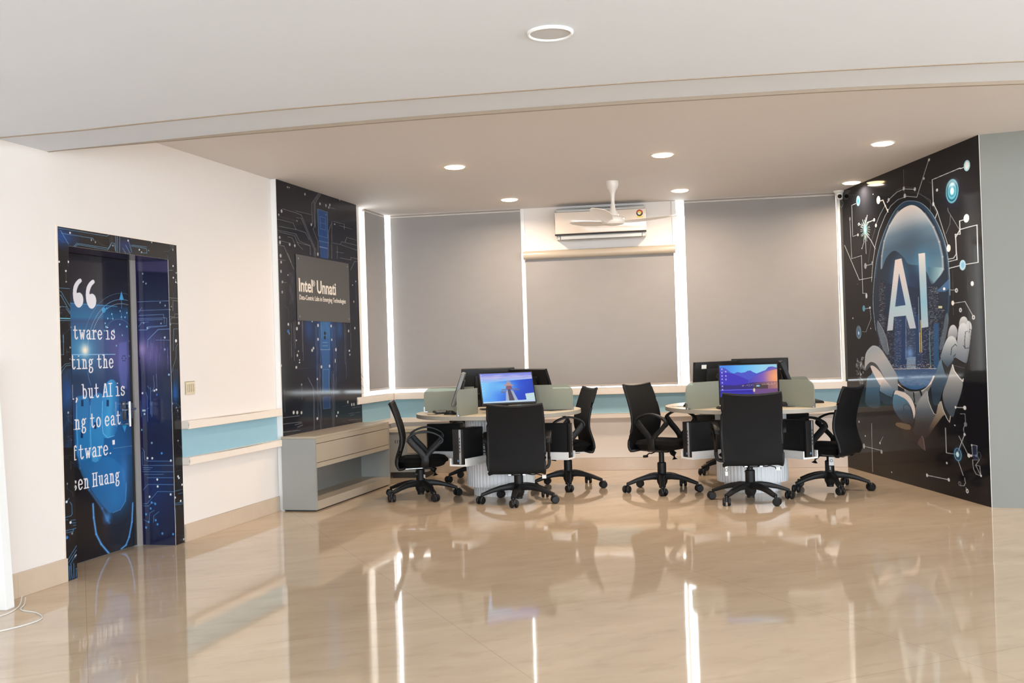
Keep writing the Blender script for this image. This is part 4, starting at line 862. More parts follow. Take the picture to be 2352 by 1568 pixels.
D1 = lambda q=d: q.view(100, 480, 5.226); D2 = lambda q=d: q.view(100, 740, 5.226); D3 = lambda q=d: q.view(100, 1020, 4.753)
D1(); d.poly([(150, 540), (1060, 640), (1060, 1600), (150, 1600)], (27, 26, 38), 1)
d.poly([(150, 1120), (700, 1150), (1060, 1180), (1060, 1600), (150, 1600)], (26, 78, 124), .95, soft=4); d.ell((480, 1330), 330, 300, (34, 100, 150), .8, glow=True); d.ell((900, 1100), 260, 190, (24, 24, 44), .9, glow=True)
d.line([(150, 1125), (330, 1130), (880, 1168)], 1.8, (60, 140, 200), .9, soft=1.2)
D2(); d.poly([(150, -40), (1080, -40), (1080, 1600), (150, 1600)], (38, 50, 92), .85, soft=8); d.ell((430, 330), 420, 420, (52, 130, 180), .9, glow=True); d.ell((850, 250), 240, 260, (92, 78, 132), .55, glow=True); d.ell((930, 450), 160, 330, (106, 96, 160), .6, glow=True); d.ell((400, 700), 260, 200, (22, 44, 74), .8, glow=True)  # purple glows paint the vinyl's glossy sheen into the print colour
d.ell((1010, 900), 90, 260, (30, 32, 74), .7, glow=True); d.ell((700, 1250), 500, 480, (28, 96, 152), .85, glow=True)
D3(); d.poly([(150, 200), (1080, 100), (1080, 1400), (150, 1400)], (26, 27, 38), .95, soft=10); d.ell((760, 200), 380, 480, (30, 96, 158), .95, glow=True); d.ell((800, 560), 170, 240, (34, 104, 166), .9, glow=True)
d.poly([(330, 250), (400, 260), (480, 470), (600, 640), (640, 760), (640, 1300), (330, 1400)], (24, 23, 28), .85, soft=6)
# robotic fingers
D2()
d.poly([(395, 960), (440, 885), (520, 880), (550, 950), (545, 1200), (560, 1600), (400, 1600)], (42, 118, 178), .85, soft=3, sm=3); d.poly([(560, 980), (600, 880), (690, 850), (720, 1000), (710, 1600), (560, 1600)], (50, 130, 190), .8, soft=3, sm=3)
d.poly([(705, 950), (730, 780), (800, 690), (870, 720), (905, 900), (890, 1250), (840, 1360), (770, 1385), (715, 1340)], None, .9, soft=2, grad=((710, 900), (890, 900), [(48, 128, 190), (60, 150, 205), (36, 100, 160)]), sm=4)
d.line([(708, 940), (700, 1200), (715, 1330), (770, 1385), (850, 1360)], 1.3, (120, 190, 230), .8); d.line([(395, 980), (400, 1300), (420, 1600)], 1.8, (110, 180, 225), .6, soft=1.5); d.line([(560, 1000), (562, 1300), (575, 1600)], 1.5, (120, 190, 230), .6, soft=1.5)
for x, y in ((770, 970), (465, 970), (620, 1240), (460, 1350)): d.poly([(x-14, y-40), (x+14, y-40), (x+14, y+38), (x-14, y+38)], (16, 40, 82), .9)
d.poly([(905, 250), (1000, 230), (1010, 600), (1000, 800), (930, 780), (900, 560)], (96, 104, 176), .6, soft=5)
D3()
d.poly([(380, 120), (440, 330), (560, 560), (700, 730), (760, 740), (850, 690), (895, 600), (905, 450), (860, 250), (700, 130), (560, 180), (480, 60)], (36, 104, 164), .8, soft=4, sm=3)
d.line([(360, 0), (400, 260), (500, 500), (640, 700), (700, 830), (720, 860)], 4, (60, 130, 195), .55, soft=4); d.line([(905, 420), (895, 620), (840, 710), (760, 745)], 2, (90, 160, 215), .6, soft=2)
d.poly([(520, 60), (590, 60), (600, 180), (570, 198), (530, 185)], (60, 140, 195), .9, soft=1.5)
d.ell((700, 800), 50, 70, (60, 130, 200), .8, glow=True)
for pts in ([(540, 650), (548, 800), (575, 980), (630, 1090), (715, 1190)], [(975, 640), (965, 850), (935, 1010), (900, 1100), (850, 1140)]): d.line(pts, 4.5, (58, 130, 200), .85, soft=2.5); d.line(pts, 1.2, (150, 200, 240), .6)
d.ell((880, 300), 60, 260, (60, 120, 190), .6, glow=True)
d.line([(760, 45), (985, 15)], .8, (120, 170, 200), .8)
# orbit rings, arrow, sparks
D1()
def orb(cx, cy, rx, ry, a0, a1, w, al, dot=False):
    ts = np.linspace(math.radians(a0), math.radians(a1), 60)
    if dot:
        for t_ in np.linspace(math.radians(a0), math.radians(a1), 40): d.ell((cx+rx*math.cos(t_), cy+ry*math.sin(t_)), 3.5, 5, (200, 225, 235), .9)
    else: d.line([(cx+rx*math.cos(t_), cy+ry*math.sin(t_)) for t_ in ts], w, (120, 170, 200), al)
orb(930, 1700, 400, 615, 180, 300, 1, .8); orb(930, 1700, 370, 565, 195, 290, 1, .9, True); orb(930, 1700, 460, 690, 185, 280, .7, .5); orb(900, 1500, 160, 180, 200, 330, .7, .5)
d.poly([(935, 985), (963, 1090), (908, 1090)], (66, 150, 205)); d.line([(935, 1090), (937, 1190)], .8, (100, 140, 190)); d.ell((722, 1210), 24, 34, (70, 150, 200)); d.poly([(750, 1180), (775, 1180), (735, 1225)], (70, 150, 200))
for x, y in [(920, 1225), (1000, 1245), (820, 1260), (935, 1295), (978, 1298), (832, 1315), (770, 1312), (915, 1385), (1000, 1410), (750, 1415), (1040, 1505), (845, 1450), (740, 1370)]: d.ell((x, y), 7, 11, (150, 210, 230), .9)
d.line([(820, 1260), (832, 1315), (770, 1312)], .6, (110, 150, 190), .7); d.line([(935, 1240), (937, 1330)], .6, (110, 150, 190), .7)
D2()
for x, y in [(750, 50), (918, 25), (1000, 50), (945, 155), (850, 108), (730, 100), (1030, 225), (875, 280), (1040, 345), (1032, 405)]: d.ell((x, y), 7, 11, (130, 210, 220), .85)
d.poly([(945, 1235), (1000, 1235), (974, 1320)], (50, 150, 205), .9); d.ell((560, 610), 0.1, 0.1, (0, 0, 0), 0); d.line([(530, 600), (545, 680), (570, 760)], .9, (110, 170, 210), .6)
d.ell((495, 330), 110, 130, (150, 190, 210), .6, glow=True); d.ell((498, 335), 52, 75, (246, 232, 214), 1, glow=True); d.line([(335, 388), (860, 384)], 1.6, (150, 200, 240), .9, soft=1.2)  # bright glow and streak: gloss reflections painted into the door print
# floral marks
for k in range(6):
    t_ = k/6*6.28; d.ell((965+22*math.cos(t_), 432+32*math.sin(t_)), 7, 9, (30, 32, 60), .9)
# vertical bent-vinyl streaks
rr = random.Random(9)
D1()
# quotation marks
for dx, dy in ((0, 0), (155, 14)):
    d.poly([(x+dx, y+dy) for x, y in [(440, 832), (460, 866), (425, 905), (402, 960), (397, 1008), (430, 1000), (465, 1030), (478, 1090), (465, 1150), (430, 1182), (392, 1165), (362, 1100), (352, 1010), (362, 925), (395, 865)]], (222, 220, 226), 1, sm=2)
def word(txt, ai, ax_, ay_, adv, xh, cw=.88, wt=2.5, k='D2', right=None):
    {'D1': D1, 'D2': D2, 'D3': D3}[k](); q = d.P([(ax_, ay_)])[0]; adv = adv*.945; s0 = d.s0+q[0]/d.ax+.004; zb = d.z1-q[1]/d.az
    WD = {' ': .45, 'i': .82, 'r': .85, 'w': 1.1, 'H': 1.12, 'I': .8, 'l': .8, ',': .7, '.': .6, '"': .6}; ws = [WD.get(c, 1.0) for c in txt]; ctr = [sum(ws[:i])+ws[i]/2 for i in range(len(txt))]
    for i, ch in enumerate(txt):
        sx = s0+(ctr[i]-ctr[ai])*adv-adv*.5
        for pl in GL[ch]:
            if ch in 'oeagcdbs' and len(pl) > 5: pl = [(p.x, p.y) for p in smoothpts([(u, v, 0) for u, v in pl], 3)]
            Q = [np.array([(sx+u*adv*cw+adv*.05-d.s0)*d.ax, (d.z1-(zb+v*xh))*d.az]) for u, v in pl]
            d.lineu(Q, wt*(1.25 if ch in '.,"' else 1), (224, 222, 226), 1)
word('Software is', 3, 382, 198, .066, .056); word('eating the', 4, 490, 553, .066, .058); word('world, but AI is', 7, 490, 910, .066, .060)
word('going to eat', 4, 478, 1272, .066, .060); word('software."', 3, 410, 158, .067, .060, k='D3'); word('Jensen Huang', 4, 400, 490, .062, .060, k='D3')
door = thing('door_1', None, None, gL(0, 0, 0)); door['kind'] = 'structure'; door['label'] = 'recessed door leaf printed with a blue robot hand and a typewriter quote'
inv = Matrix.Translation(-gL(0, 0, 0)); G = lambda s, z, o=0: inv @ gL(s, z, o)
bm = nb(); wbox(bm, G, .09, 1.072, .012, 2.0, OFFD-.035, OFFD-.001); obj('door_leaf', bm, M_blackm, door)
M_dv = mat_art('door_vinyl', 1.15, .14, .4); d.mesh('door_print', G, OFFD, M_dv, door)
bm = nb(); wbox(bm, G, 1.052, 1.074, .012, 2.0, OFFD-.03, OFFD+.004, .001); obj('leaf_edge', bm, M_dark, door)
bm = nb(); wbox(bm, G, 1.078, 1.132, 0, 2.02, OFFD-.03, OFFD+.012, .001); obj('frame_strip', bm, M_alu, door)
hs, hz = meas(P0, DL, NL, OFFD+.05)(300, 945)
h = bpy.data.objects.new('door_handle', None); COL.objects.link(h); h.parent = door; h['label'] = 'chrome pull bar with sliding bolt'
bm = nb(); sweep(bm, [G(hs-.01, hz-.10, OFFD+.05), G(hs-.01, hz+.07, OFFD+.05)], .011, n=16); 
for zz in (hz-.085, hz+.055): sweep(bm, [G(hs-.01, zz, OFFD+.004), G(hs-.01, zz, OFFD+.05)], .007, n=12)
obj('pull_bar', bm, M_chrome, h, 40)
bm = nb(); sweep(bm, [G(hs-.055, hz+.015, OFFD+.03), G(hs+.085, hz+.015, OFFD+.03)], .008, n=12); sweep(bm, [G(hs-.055, hz+.015, OFFD+.03), G(hs-.055, hz+.015, OFFD+.06)], .006, n=10); obj('bolt', bm, M_chrome, h, 40)
bm = nb(); wbox(bm, G, hs+.028, hs+.072, hz-.05, hz+.06, OFFD+.012, OFFD+.02, .002); wbox(bm, G, hs-.03, hs+.012, hz-.06, hz+.07, OFFD+.001, OFFD+.008, .002); obj('bolt_plate', bm, M_steel, h, 40)

tr = thing('door_surround', None, None, gL(0, 0, 0)); tr.name = 'trim_21'; tr['kind'] = 'structure'; tr['label'] = 'door surround and deep reveal wrapped in circuit print'
bm = nb(); wbox(bm, G, -.018, .094, 0, 2.116, -.02, .002, .0005); wbox(bm, G, .094, 1.15, 2.002, 2.116, -.02, .002, .0005); wbox(bm, G, 1.15, 1.257, 0, 2.116, -.02, .002, .0005); obj('surround_board', bm, M_ledge, tr)
bm = nb(); wbox(bm, G, .06, .094, 0, 2.0, -.31, -.02); wbox(bm, G, .06, 1.2, 2.002, 2.05, -.31, -.02); wbox(bm, G, 1.15, 1.20, 0, 2.002, -.31, -.02); obj('reveal_lining', bm, mat('deep_purple_vinyl', (62, 52, 86), .18, noise=.1), tr)
M_sv = mat_art('surround_vinyl', 1.05, .2, .35)
def surround(s0, s1, z0, z1, seed):
    q = Art(meas(P0, DL, NL, .003), s0, s1, z0, z1, 215, 360, q=1.3, bgc=(27, 26, 29)); N_ = int((s1-s0)*(z1-z0)*160)
    D1(q); q.ell((200, 330), 200, 130, (28, 66, 128), 1, glow=True); q.ell((980, 440), 110, 120, (32, 48, 100), .9, glow=True)
    for pts in [[(160, 225), (760, 325), (785, 310)], [(215, 290), (590, 350), (605, 375)], [(205, 255), (240, 320), (300, 420)], [(365, 445), (400, 410), (780, 470), (815, 405), (850, 410), (862, 500)], [(375, 450), (410, 425), (770, 490), (812, 425)], [(915, 330), (915, 525)], [(885, 330), (885, 520)], [(865, 325), (870, 515)], [(1045, 440), (1235, 475), (1240, 530), (1180, 525)], [(1060, 430), (1240, 455)], [(1020, 385), (1060, 520)], [(985, 430), (1040, 535)], [(950, 470), (990, 530)], [(180, 945), (310, 955)], [(185, 980), (210, 990), (325, 1180)], [(185, 1030), (210, 1035), (325, 1250)], [(185, 1165), (280, 1175)], [(270, 1190), (320, 1260)], [(185, 1310), (325, 1315)], [(185, 1335), (325, 1338)], [(235, 1510), (240, 1600)]]: q.line(pts, 1.0, (110, 160, 195), .8)
    q.line([(185, 1310), (325, 1315)], 1.5, (120, 200, 220))
    for c in ((318, 285), (299, 633), (268, 743), (188, 632), (1015, 378), (1555, 683), (1558, 823), (1588, 877), (1150, 488)): q.ell(c, 8, 12, (215, 218, 220))
    for pts in [[(1508, 735), (1550, 735)], [(1510, 1065), (1610, 1070)], [(1550, 1220), (1555, 1095), (1610, 1100)], [(1510, 1290), (1570, 1295), (1575, 1258), (1615, 1258)], [(1520, 1568), (1525, 1320), (1540, 1305), (1615, 1300)], [(1515, 1372), (1615, 1376)]]: q.line(pts, .9, (150, 160, 160), .8)
    D2(q); q.ell((1590, 222), 13, 22, (220, 222, 222)); q.ell((1580, 850), 60, 200, (30, 80, 150), .9, glow=True); q.ell((290, 850), 90, 260, (24, 62, 120), .9, glow=True)
    for pts in [[(1560, 340), (1562, 80), (1615, 76)], [(1610, 262), (1590, 300), (1592, 420), (1560, 520), (1540, 600)], [(200, 620), (205, 560), (260, 500), (320, 490)], [(215, 620), (225, 580), (270, 520), (325, 515)], [(190, 390), (240, 388), (238, 150)]]: q.line(pts, .9, (110, 150, 180), .8)
    for x in range(230, 330, 14): q.line([(x, 560), (x+10, 1500)], .6, (60, 110, 170), .6)
    for x in range(1560, 1620, 12): q.line([(x, 560), (x+8, 900)], .6, (70, 120, 180), .6)
    D3(q)
    for pts in [[(255, 625), (280, 590)], [(232, 800), (300, 780), (312, 760), (308, 660), (290, 630)], [(240, 825), (265, 822)], [(300, 830), (365, 822)], [(300, 860), (365, 855)], [(235, 945), (325, 925), (365, 910)], [(235, 970), (325, 950), (325, 925)], [(325, 885), (365, 880)], [(260, 1270), (370, 1090)], [(260, 1310), (375, 1130)], [(290, 1310), (380, 1170)], [(285, 1330), (290, 1480)], [(270, 1320), (272, 1480)], [(300, 1310), (312, 1470)], [(330, 1300), (332, 1460)], [(355, 1470), (358, 1355), (380, 1345)], [(1445, 960), (1440, 700)], [(1435, 645), (1520, 630)], [(1440, 660), (1520, 650)], [(1440, 510), (1515, 490)], [(1470, 540), (1515, 530)]]: q.line(pts, 1.1, (70, 130, 180), .85)
    for c in ((252, 628), (295, 853), (1468, 350), (1478, 368), (1512, 440), (1437, 582), (1497, 618)): q.ell(c, 9, 13, (210, 220, 225))
    q.ell((256, 1018), 12, 16, (50, 120, 190)); circuits(q, max(3, N_), seed, ln=22, al=.4)
    return q
surround(-.0, .095, 0, 2.0, 1).mesh('surround_print', G, .003, M_sv, tr); surround(0, 1.257, 2.0, 2.108, 2).mesh('surround_print', G, .0031, M_sv, tr); surround(1.149, 1.257, 0, 2.0, 3).mesh('surround_print', G, .003, M_sv, tr)
# reveal beside the leaf
PV = np.array(gL(1.149, 0, -.248)[:2]); gV = frame(PV, NL, -DL)
q = Art(meas(PV, NL, -DL, .001), 0.0, .248, 0.0, 2.0, 340, 330, q=1.2, bgc=(27, 30, 56))
D1(q); q.ell((1200, 1500), 260, 420, (44, 56, 110), .9, glow=True); q.ell((1350, 1000), 200, 200, (26, 34, 62), .6, glow=True)
q.poly([(1095, 630), (1500, 620), (1500, 760), (1095, 740)], (84, 74, 112), .6, soft=4)
for pts in [[(1095, 1115), (1500, 1100)], [(1100, 1220), (1505, 1203)], [(1115, 1280), (1180, 1180)], [(1100, 1278), (1440, 1265), (1445, 1300), (1480, 1310), (1475, 1400), (1250, 1410)], [(1100, 1318), (1450, 1305), (1450, 1380)], [(1100, 1335), (1430, 1325)], [(1125, 1430), (1180, 1360), (1260, 1355)], [(1100, 1452), (1240, 1448), (1285, 1415)], [(1250, 1568), (1370, 1445), (1510, 1438)]]: q.line(pts, .9, (130, 165, 205), .8)
for c in ((1197, 872), (1230, 893), (1400, 1122), (1460, 1158), (1245, 1425), (1203, 1367), (1190, 775), (1410, 1372)): q.ell(c, 9, 11, (150, 180, 205), .9)
D2(q); q.ell((1300, 380), 260, 260, (112, 96, 150), .75, glow=True); q.ell((1180, 320), 90, 120, (176, 150, 200), .6, glow=True); q.ell((1200, 1000), 240, 300, (28, 46, 110), .8, glow=True)  # the two purple glows paint a gloss highlight into the reveal's colour
rr = random.Random(2)
for _ in range(70):
    x = rr.uniform(1110, 1520); y = rr.uniform(180, 420); q.line([(x, y), (x+2, y+rr.uniform(80, 300))], rr.uniform(.5, 1.1), rr.choice(((160, 140, 190), (60, 56, 110), (50, 50, 100))), rr.uniform(.15, .5))
for pts in [[(1105, 95), (1235, 92), (1250, 65), (1480, 42)], [(1250, 215), (1380, 85), (1520, 80)], [(1250, 220), (1250, 300)], [(1345, 212), (1520, 213)], [(1230, 840), (1245, 900), (1250, 1190)], [(1300, 960), (1302, 1130)], [(1285, 780), (1285, 1100)], [(1165, 945), (1175, 1120), (1155, 1170)], [(1320, 640), (1330, 780), (1300, 830)], [(1355, 620), (1360, 780)], [(1245, 760), (1275, 800)], [(1240, 1040), (1265, 1025)]]: q.line(pts, .9, (130, 165, 210), .75)
for c, col in (((1455, 182), (190, 205, 215)), ((1455, 325), (140, 150, 190)), ((1188, 850), (214, 220, 222)), ((1330, 820), (214, 220, 222)), ((1355, 808), (214, 220, 222)), ((1505, 628), (150, 190, 220)), ((1360, 868), (60, 110, 190)), ((1176, 1290), (130, 180, 215)), ((1212, 1100), (170, 190, 200)), ((1195, 1058), (170, 190, 200)), ((1215, 1058), (170, 190, 200)), ((1247, 68), (170, 190, 210)), ((1300, 1447), (150, 170, 190))): q.ell(c, 12, 13, col)
for k in range(6):
    t_ = k/6*6.28; q.ell((1135+20*math.cos(t_), 432+32*math.sin(t_)), 7, 9, (36, 36, 62), .8)
D3(q); q.ell((1200, 500), 260, 420, (22, 40, 92), .7, glow=True)
for pts in [[(1115, 170), (1140, 184), (1390, 184)], [(1075, 230), (1420, 230)], [(1080, 255), (1190, 255)], [(1085, 275), (1165, 275)], [(1080, 298), (1420, 300)], [(1100, 328), (1310, 328)], [(1130, 365), (1420, 365)], [(1050, 540), (1140, 438), (1420, 440)], [(1055, 648), (1130, 648), (1245, 515), (1425, 517)], [(1055, 672), (1150, 672), (1180, 640), (1220, 640)], [(1155, 830), (1160, 750), (1210, 720)], [(1200, 850), (1205, 780), (1260, 735)], [(1060, 780), (1105, 830), (1150, 850)], [(1080, 80), (1080, 230)], [(1090, 960), (1095, 1090)], [(1060, 20), (1100, 80), (1105, 170)]]: q.line(pts, 1.0, (96, 145, 195), .85)
for c, col in (((1052, 122), 0), ((1135, 152), 0), ((1187, 152), 0), ((1390, 178), 0), ((1242, 384), 0), ((1246, 460), 0), ((1158, 572), 0), ((1388, 547), 0), ((1290, 98), 1), ((1220, 650), 1), ((1170, 700), 1), ((1120, 763), 1), ((1148, 847), 1), ((1225, 828), 1), ((1245, 873), 1), ((1120, 908), 1), ((1298, 973), 1), ((1415, 980), 1), ((1180, 635), 1)): q.ell(c, 12, 13, ((214, 218, 218), (70, 140, 200))[col])
q.mesh('reveal_print', (lambda s, z, o=0: inv @ gV(s, z, o)), .0012, M_dv, tr)
# ================================================================== FURNITURE
# ---- bench cabinet below the circuit panel ----------------------------------
t = thing('bench_cabinet', 'long grey-beige bench cabinet with drawer and open niche under the circuit panel', 'cabinet', gL(3.5, 0, .2))
inv = Matrix.Translation(-gL(3.5, 0, .2)); G = lambda s, z, o=0: inv @ gL(s, z, o)
b0, b1, f0, f1, zt = 2.665, 4.345, .052, .362, .625
bm = nb(); wbox(bm, G, b0, b0+.02, .012, zt-.0205, f0, f1, .001); obj('side_panel', bm, M_lamg, t)
bm = nb(); wbox(bm, G, b1-.02, b1, .012, zt-.0205, f0, f1, .001); obj('side_panel', bm, M_lamg, t)
bm = nb(); wbox(bm, G, b0-.001, b1+.001, zt-.02, zt, f0, f1+.001, .001); obj('top', bm, M_lam, t)
bm = nb(); wbox(bm, G, b0+.02, b1-.02, .012, zt-.02, f0, f0+.012); obj('back_panel', bm, M_lamd, t)
bm = nb(); wbox(bm, G, b0+.02, b1-.02, .012, .085, f0+.012, f1-.002, .001); obj('bottom_shelf', bm, M_lam, t)
bm = nb(); wbox(bm, G, b0+.02, b1-.02, zt-.062, zt-.0205, f1-.03, f1, .001); wbox(bm, G, b0+.02, b1-.02, .36, .40, f1-.03, f1, .001); wbox(bm, G, b0+.02, b1-.02, .36, .375, f0+.012, f1-.03); obj('front_rail', bm, M_lam, t)
bm = nb(); wbox(bm, G, b0+.022, b1-.022, .404, zt-.066, f1-.022, f1-.001, .001); obj('drawer', bm, M_lam, t)
bm = nb(); wbox(bm, G, b0+.02, b1-.02, .398, zt-.060, f1-.05, f1-.024); obj('drawer_shadow_gap', bm, M_dark, t)
bm = nb(); wbox(bm, G, b0+.03, b1-.03, 0, .012, f0+.02, f1-.02); obj('plinth', bm, M_dark, t)
# ---- small grey cabinet in the corner ---------------------------------------
t = thing('corner_cabinet', 'small grey cabinet with vent slots in the window corner', 'cabinet', gB(.32, 0, .25))
inv = Matrix.Translation(-gB(.32, 0, .25)); G = lambda s, z, o=0: inv @ gB(s, z, o)
bm = nb(); wbox(bm, G, .10, .50, .06, .475, .07, .46, .003); obj('body', bm, M_lamg, t)
bm = nb(); wbox(bm, G, .08, .54, .477, .51, .065, .49, .003); obj('top', bm, M_top, t)
bm = nb(); wbox(bm, G, .5005, .515, .07, .47, .09, .45, .002); wbox(bm, G, .29, .50, .10, .25, .4605, .474, .002); wbox(bm, G, .29, .50, .26, .46, .4605, .474, .002); obj('drawer_front', bm, M_lam, t)
bm = nb()
for z in (.36, .17):
    bm = nb()
    for k in range(3): wbox(bm, G, .16+.022*k, .167+.022*k, z, z+.035, .4602, .4612)
    obj('vent_slots', bm, M_dark, t)
pass
bm = nb(); wbox(bm, G, .12, .48, 0, .06, .10, .44); obj('plinth', bm, M_dark, t)

# ---- round tables ------------------------------------------------------------
def rot(a): return Matrix.Rotation(a, 4, 'Z')
def glass_panel(M, r1, r0=.40):
    bm = nb(); z0, z1 = .748, .972; pts = [(r0, z0), (r1, z0), (r1, z1-.07)]
    for k in range(1, 8):
        a = k/8*math.pi/2; pts.append((r1-.07+.07*math.cos(a), z1-.07+.07*math.sin(a)))
    pts += [(r1-.07, z1), (r0, z1)]
    A = [bm.verts.new(M @ Vector((x, -.004, z))) for x, z in pts]; B = [bm.verts.new(M @ Vector((x, .004, z))) for x, z in pts]
    bm.faces.new(A); bm.faces.new(B)
    for i in range(len(pts)): bm.faces.new((A[i], A[(i+1) % len(pts)], B[(i+1) % len(pts)], B[i]))
    return bm
def cpu(label, x, y, z, ang, group, slim=False, dots=True):
    t = thing('computer_tower', label, 'computer', (x, y, z), ang, group)      # +x is the front face
    bm = nb(); box(bm, -.165, .150, -.05, .05, 0, .30, .004); obj('case', bm, M_black, t, 35)
    bm = nb(); box(bm, .1505, .166, -.05, .014, .0, .30, .003); box(bm, .1505, .160, .032, .05, .0, .30, .003); obj('front_bezel', bm, M_blackm, t, 35)
    bm = nb(); box(bm, .1505, .168, .0145, .0315, .002, .298, .003); s_ = obj('silver_strip', bm, M_silver, t, 35)
    bm = nb()
    for k in range(5): box(bm, .168, .1685, .019, .027, .10+.028*k, .116+.028*k)
    obj('port', bm, M_dark, s_)
    bm = nb(); box(bm, .166, .1665, -.005, .008, .022, .04); obj('sticker', bm, M_lblue, t)
    bm = nb()
    for k in range(6):
        for j in range(3): lathe(bm, [(.0035, -.0507), (.0035, -.0500)], 8, c=(-.13+.018*k, 0, .15+.02*j), ax='y')
    obj('vent_hole', bm, M_dark, t)
    return t
def table(name_lab, cx, cy, angs, rs, trays, ea, eb, eh, r0s=(.41, .40, .40, .40)):
    t = thing('round_table', name_lab, 'table', (cx, cy, 0), 0, 'round four-seat computer tables')
    bm = nb(); lathe(bm, [(.001, .747), (.748, .747), (.75, .745)], 96, caps=False); lathe(bm, [(.75, .745), (.75, .712), (.745, .710), (.001, .710)], 96, caps=False, mi=1)
    bmesh.ops.transform(bm, matrix=rot(eh) @ Matrix.Diagonal((eb/.75, ea/.75, 1, 1)), verts=bm.verts); bmesh.ops.remove_doubles(bm, verts=bm.verts, dist=.0001); obj('tabletop', bm, [M_top, M_edge], t, 40)
    def flutes(r, z0, z1, n, dep):
        bm = nb(); A = []; B = []; N = n*6
        for i in range(N):
            a = 2*math.pi*i/N; ph = (i % 6)/6; rr_ = r-dep*(1 if ph < .18 else 0)
            A.append(bm.verts.new((rr_*math.cos(a), rr_*math.sin(a), z0))); B.append(bm.verts.new((rr_*math.cos(a), rr_*math.sin(a), z1)))
        for i in range(N): bm.faces.new((A[i], A[(i+1) % N], B[(i+1) % N], B[i]))
        bm.faces.new(A); bm.faces.new(B); return bm
    obj('pedestal', flutes(.308, .085, .7095, 56, .0035), M_ped, t); obj('plinth', flutes(.246, 0, .085, 46, .003), M_ped, t)
    for i, a in enumerate(angs):
        M = rot(a)
        r = rs[i]; obj('glass_partition', glass_panel(M, r, r0s[i]), M_frost, t)
        bm = nb(); box(bm, r-.035, r-.007, -.012, .012, .7475, .762, .002, M=M); box(bm, r-.008, r+.004, -.006, .006, .748, .80, .001, M=M); obj('partition_clamp', bm, M_steel, t)
        M = rot(trays[i]); bm = nb()
        box(bm, .295, .70, -.085, .085, .318, .333, .001, M=M); box(bm, .295, .70, -.085, -.070, .333, .385, .001, M=M); box(bm, .295, .70, .070, .085, .333, .385, .001, M=M)
        obj('computer_tray', bm, M_white, t)
    return t
R = math.radians
TA = (-.14, 9.50); TB = (2.085, 9.24)
angA = [R(-115), R(177), R(77), R(-18)]; angB = [R(-142), R(121), R(31), R(-64)]
trA = [R(-120), R(161), R(70), R(-25)]; trB = [R(-153), R(123), R(33), R(-60)]
table('left round computer table with fluted white pedestal and frosted glass partitions', TA[0], TA[1], angA, (.80, .68, .74, .70), trA, .745, .76, R(-105), (.42, .22, .40, .22))
table('right round computer table, nearer the mural, with frosted glass partitions', TB[0], TB[1], angB, (.82, .74, .74, .82), trB, .725, .84, R(-77))
cl = {0: ['front-left tray', 'rear-left tray', 'rear-right tray', 'right-hand tray'], 1: ['front-left tray', 'rear-left tray', 'rear-right tray', 'front-right tray']}
for ti, (T, angs, nm) in enumerate(((TA, trA, 'left'), (TB, trB, 'right'))):
    for i, a in enumerate(angs):
        r = .535; cpu('black computer tower standing in the %s of the %s table' % (cl[ti][i], nm), T[0]+r*math.cos(a), T[1]+r*math.sin(a), .3335, a, 'computer towers under the round tables')
# cables behind the front-left tower of the left table
bm = nb(); c0 = Vector((TA[0], TA[1], 0)); M = Matrix.Translation(c0) @ rot(trA[0])
for k, (dz, bz) in enumerate(((.25, .10), (.2, .05), (.14, .03), (.10, .02), (.07, .015))):
    sweep(bm, smoothpts([M @ Vector((.365, .02+.006*k, .334+dz)), M @ Vector((.345, .07+.015*k, .334+dz*.8)), M @ Vector((.335, .11+.01*k, .334+dz*.45)), M @ Vector((.345, .08, .334+bz)), M @ Vector((.355, .05, .338))], 6), .0035, n=6)
tag(obj('tower_cable', bm, M_cable), 'tangle of black cables behind the front-left tower of the left table', 'cable')

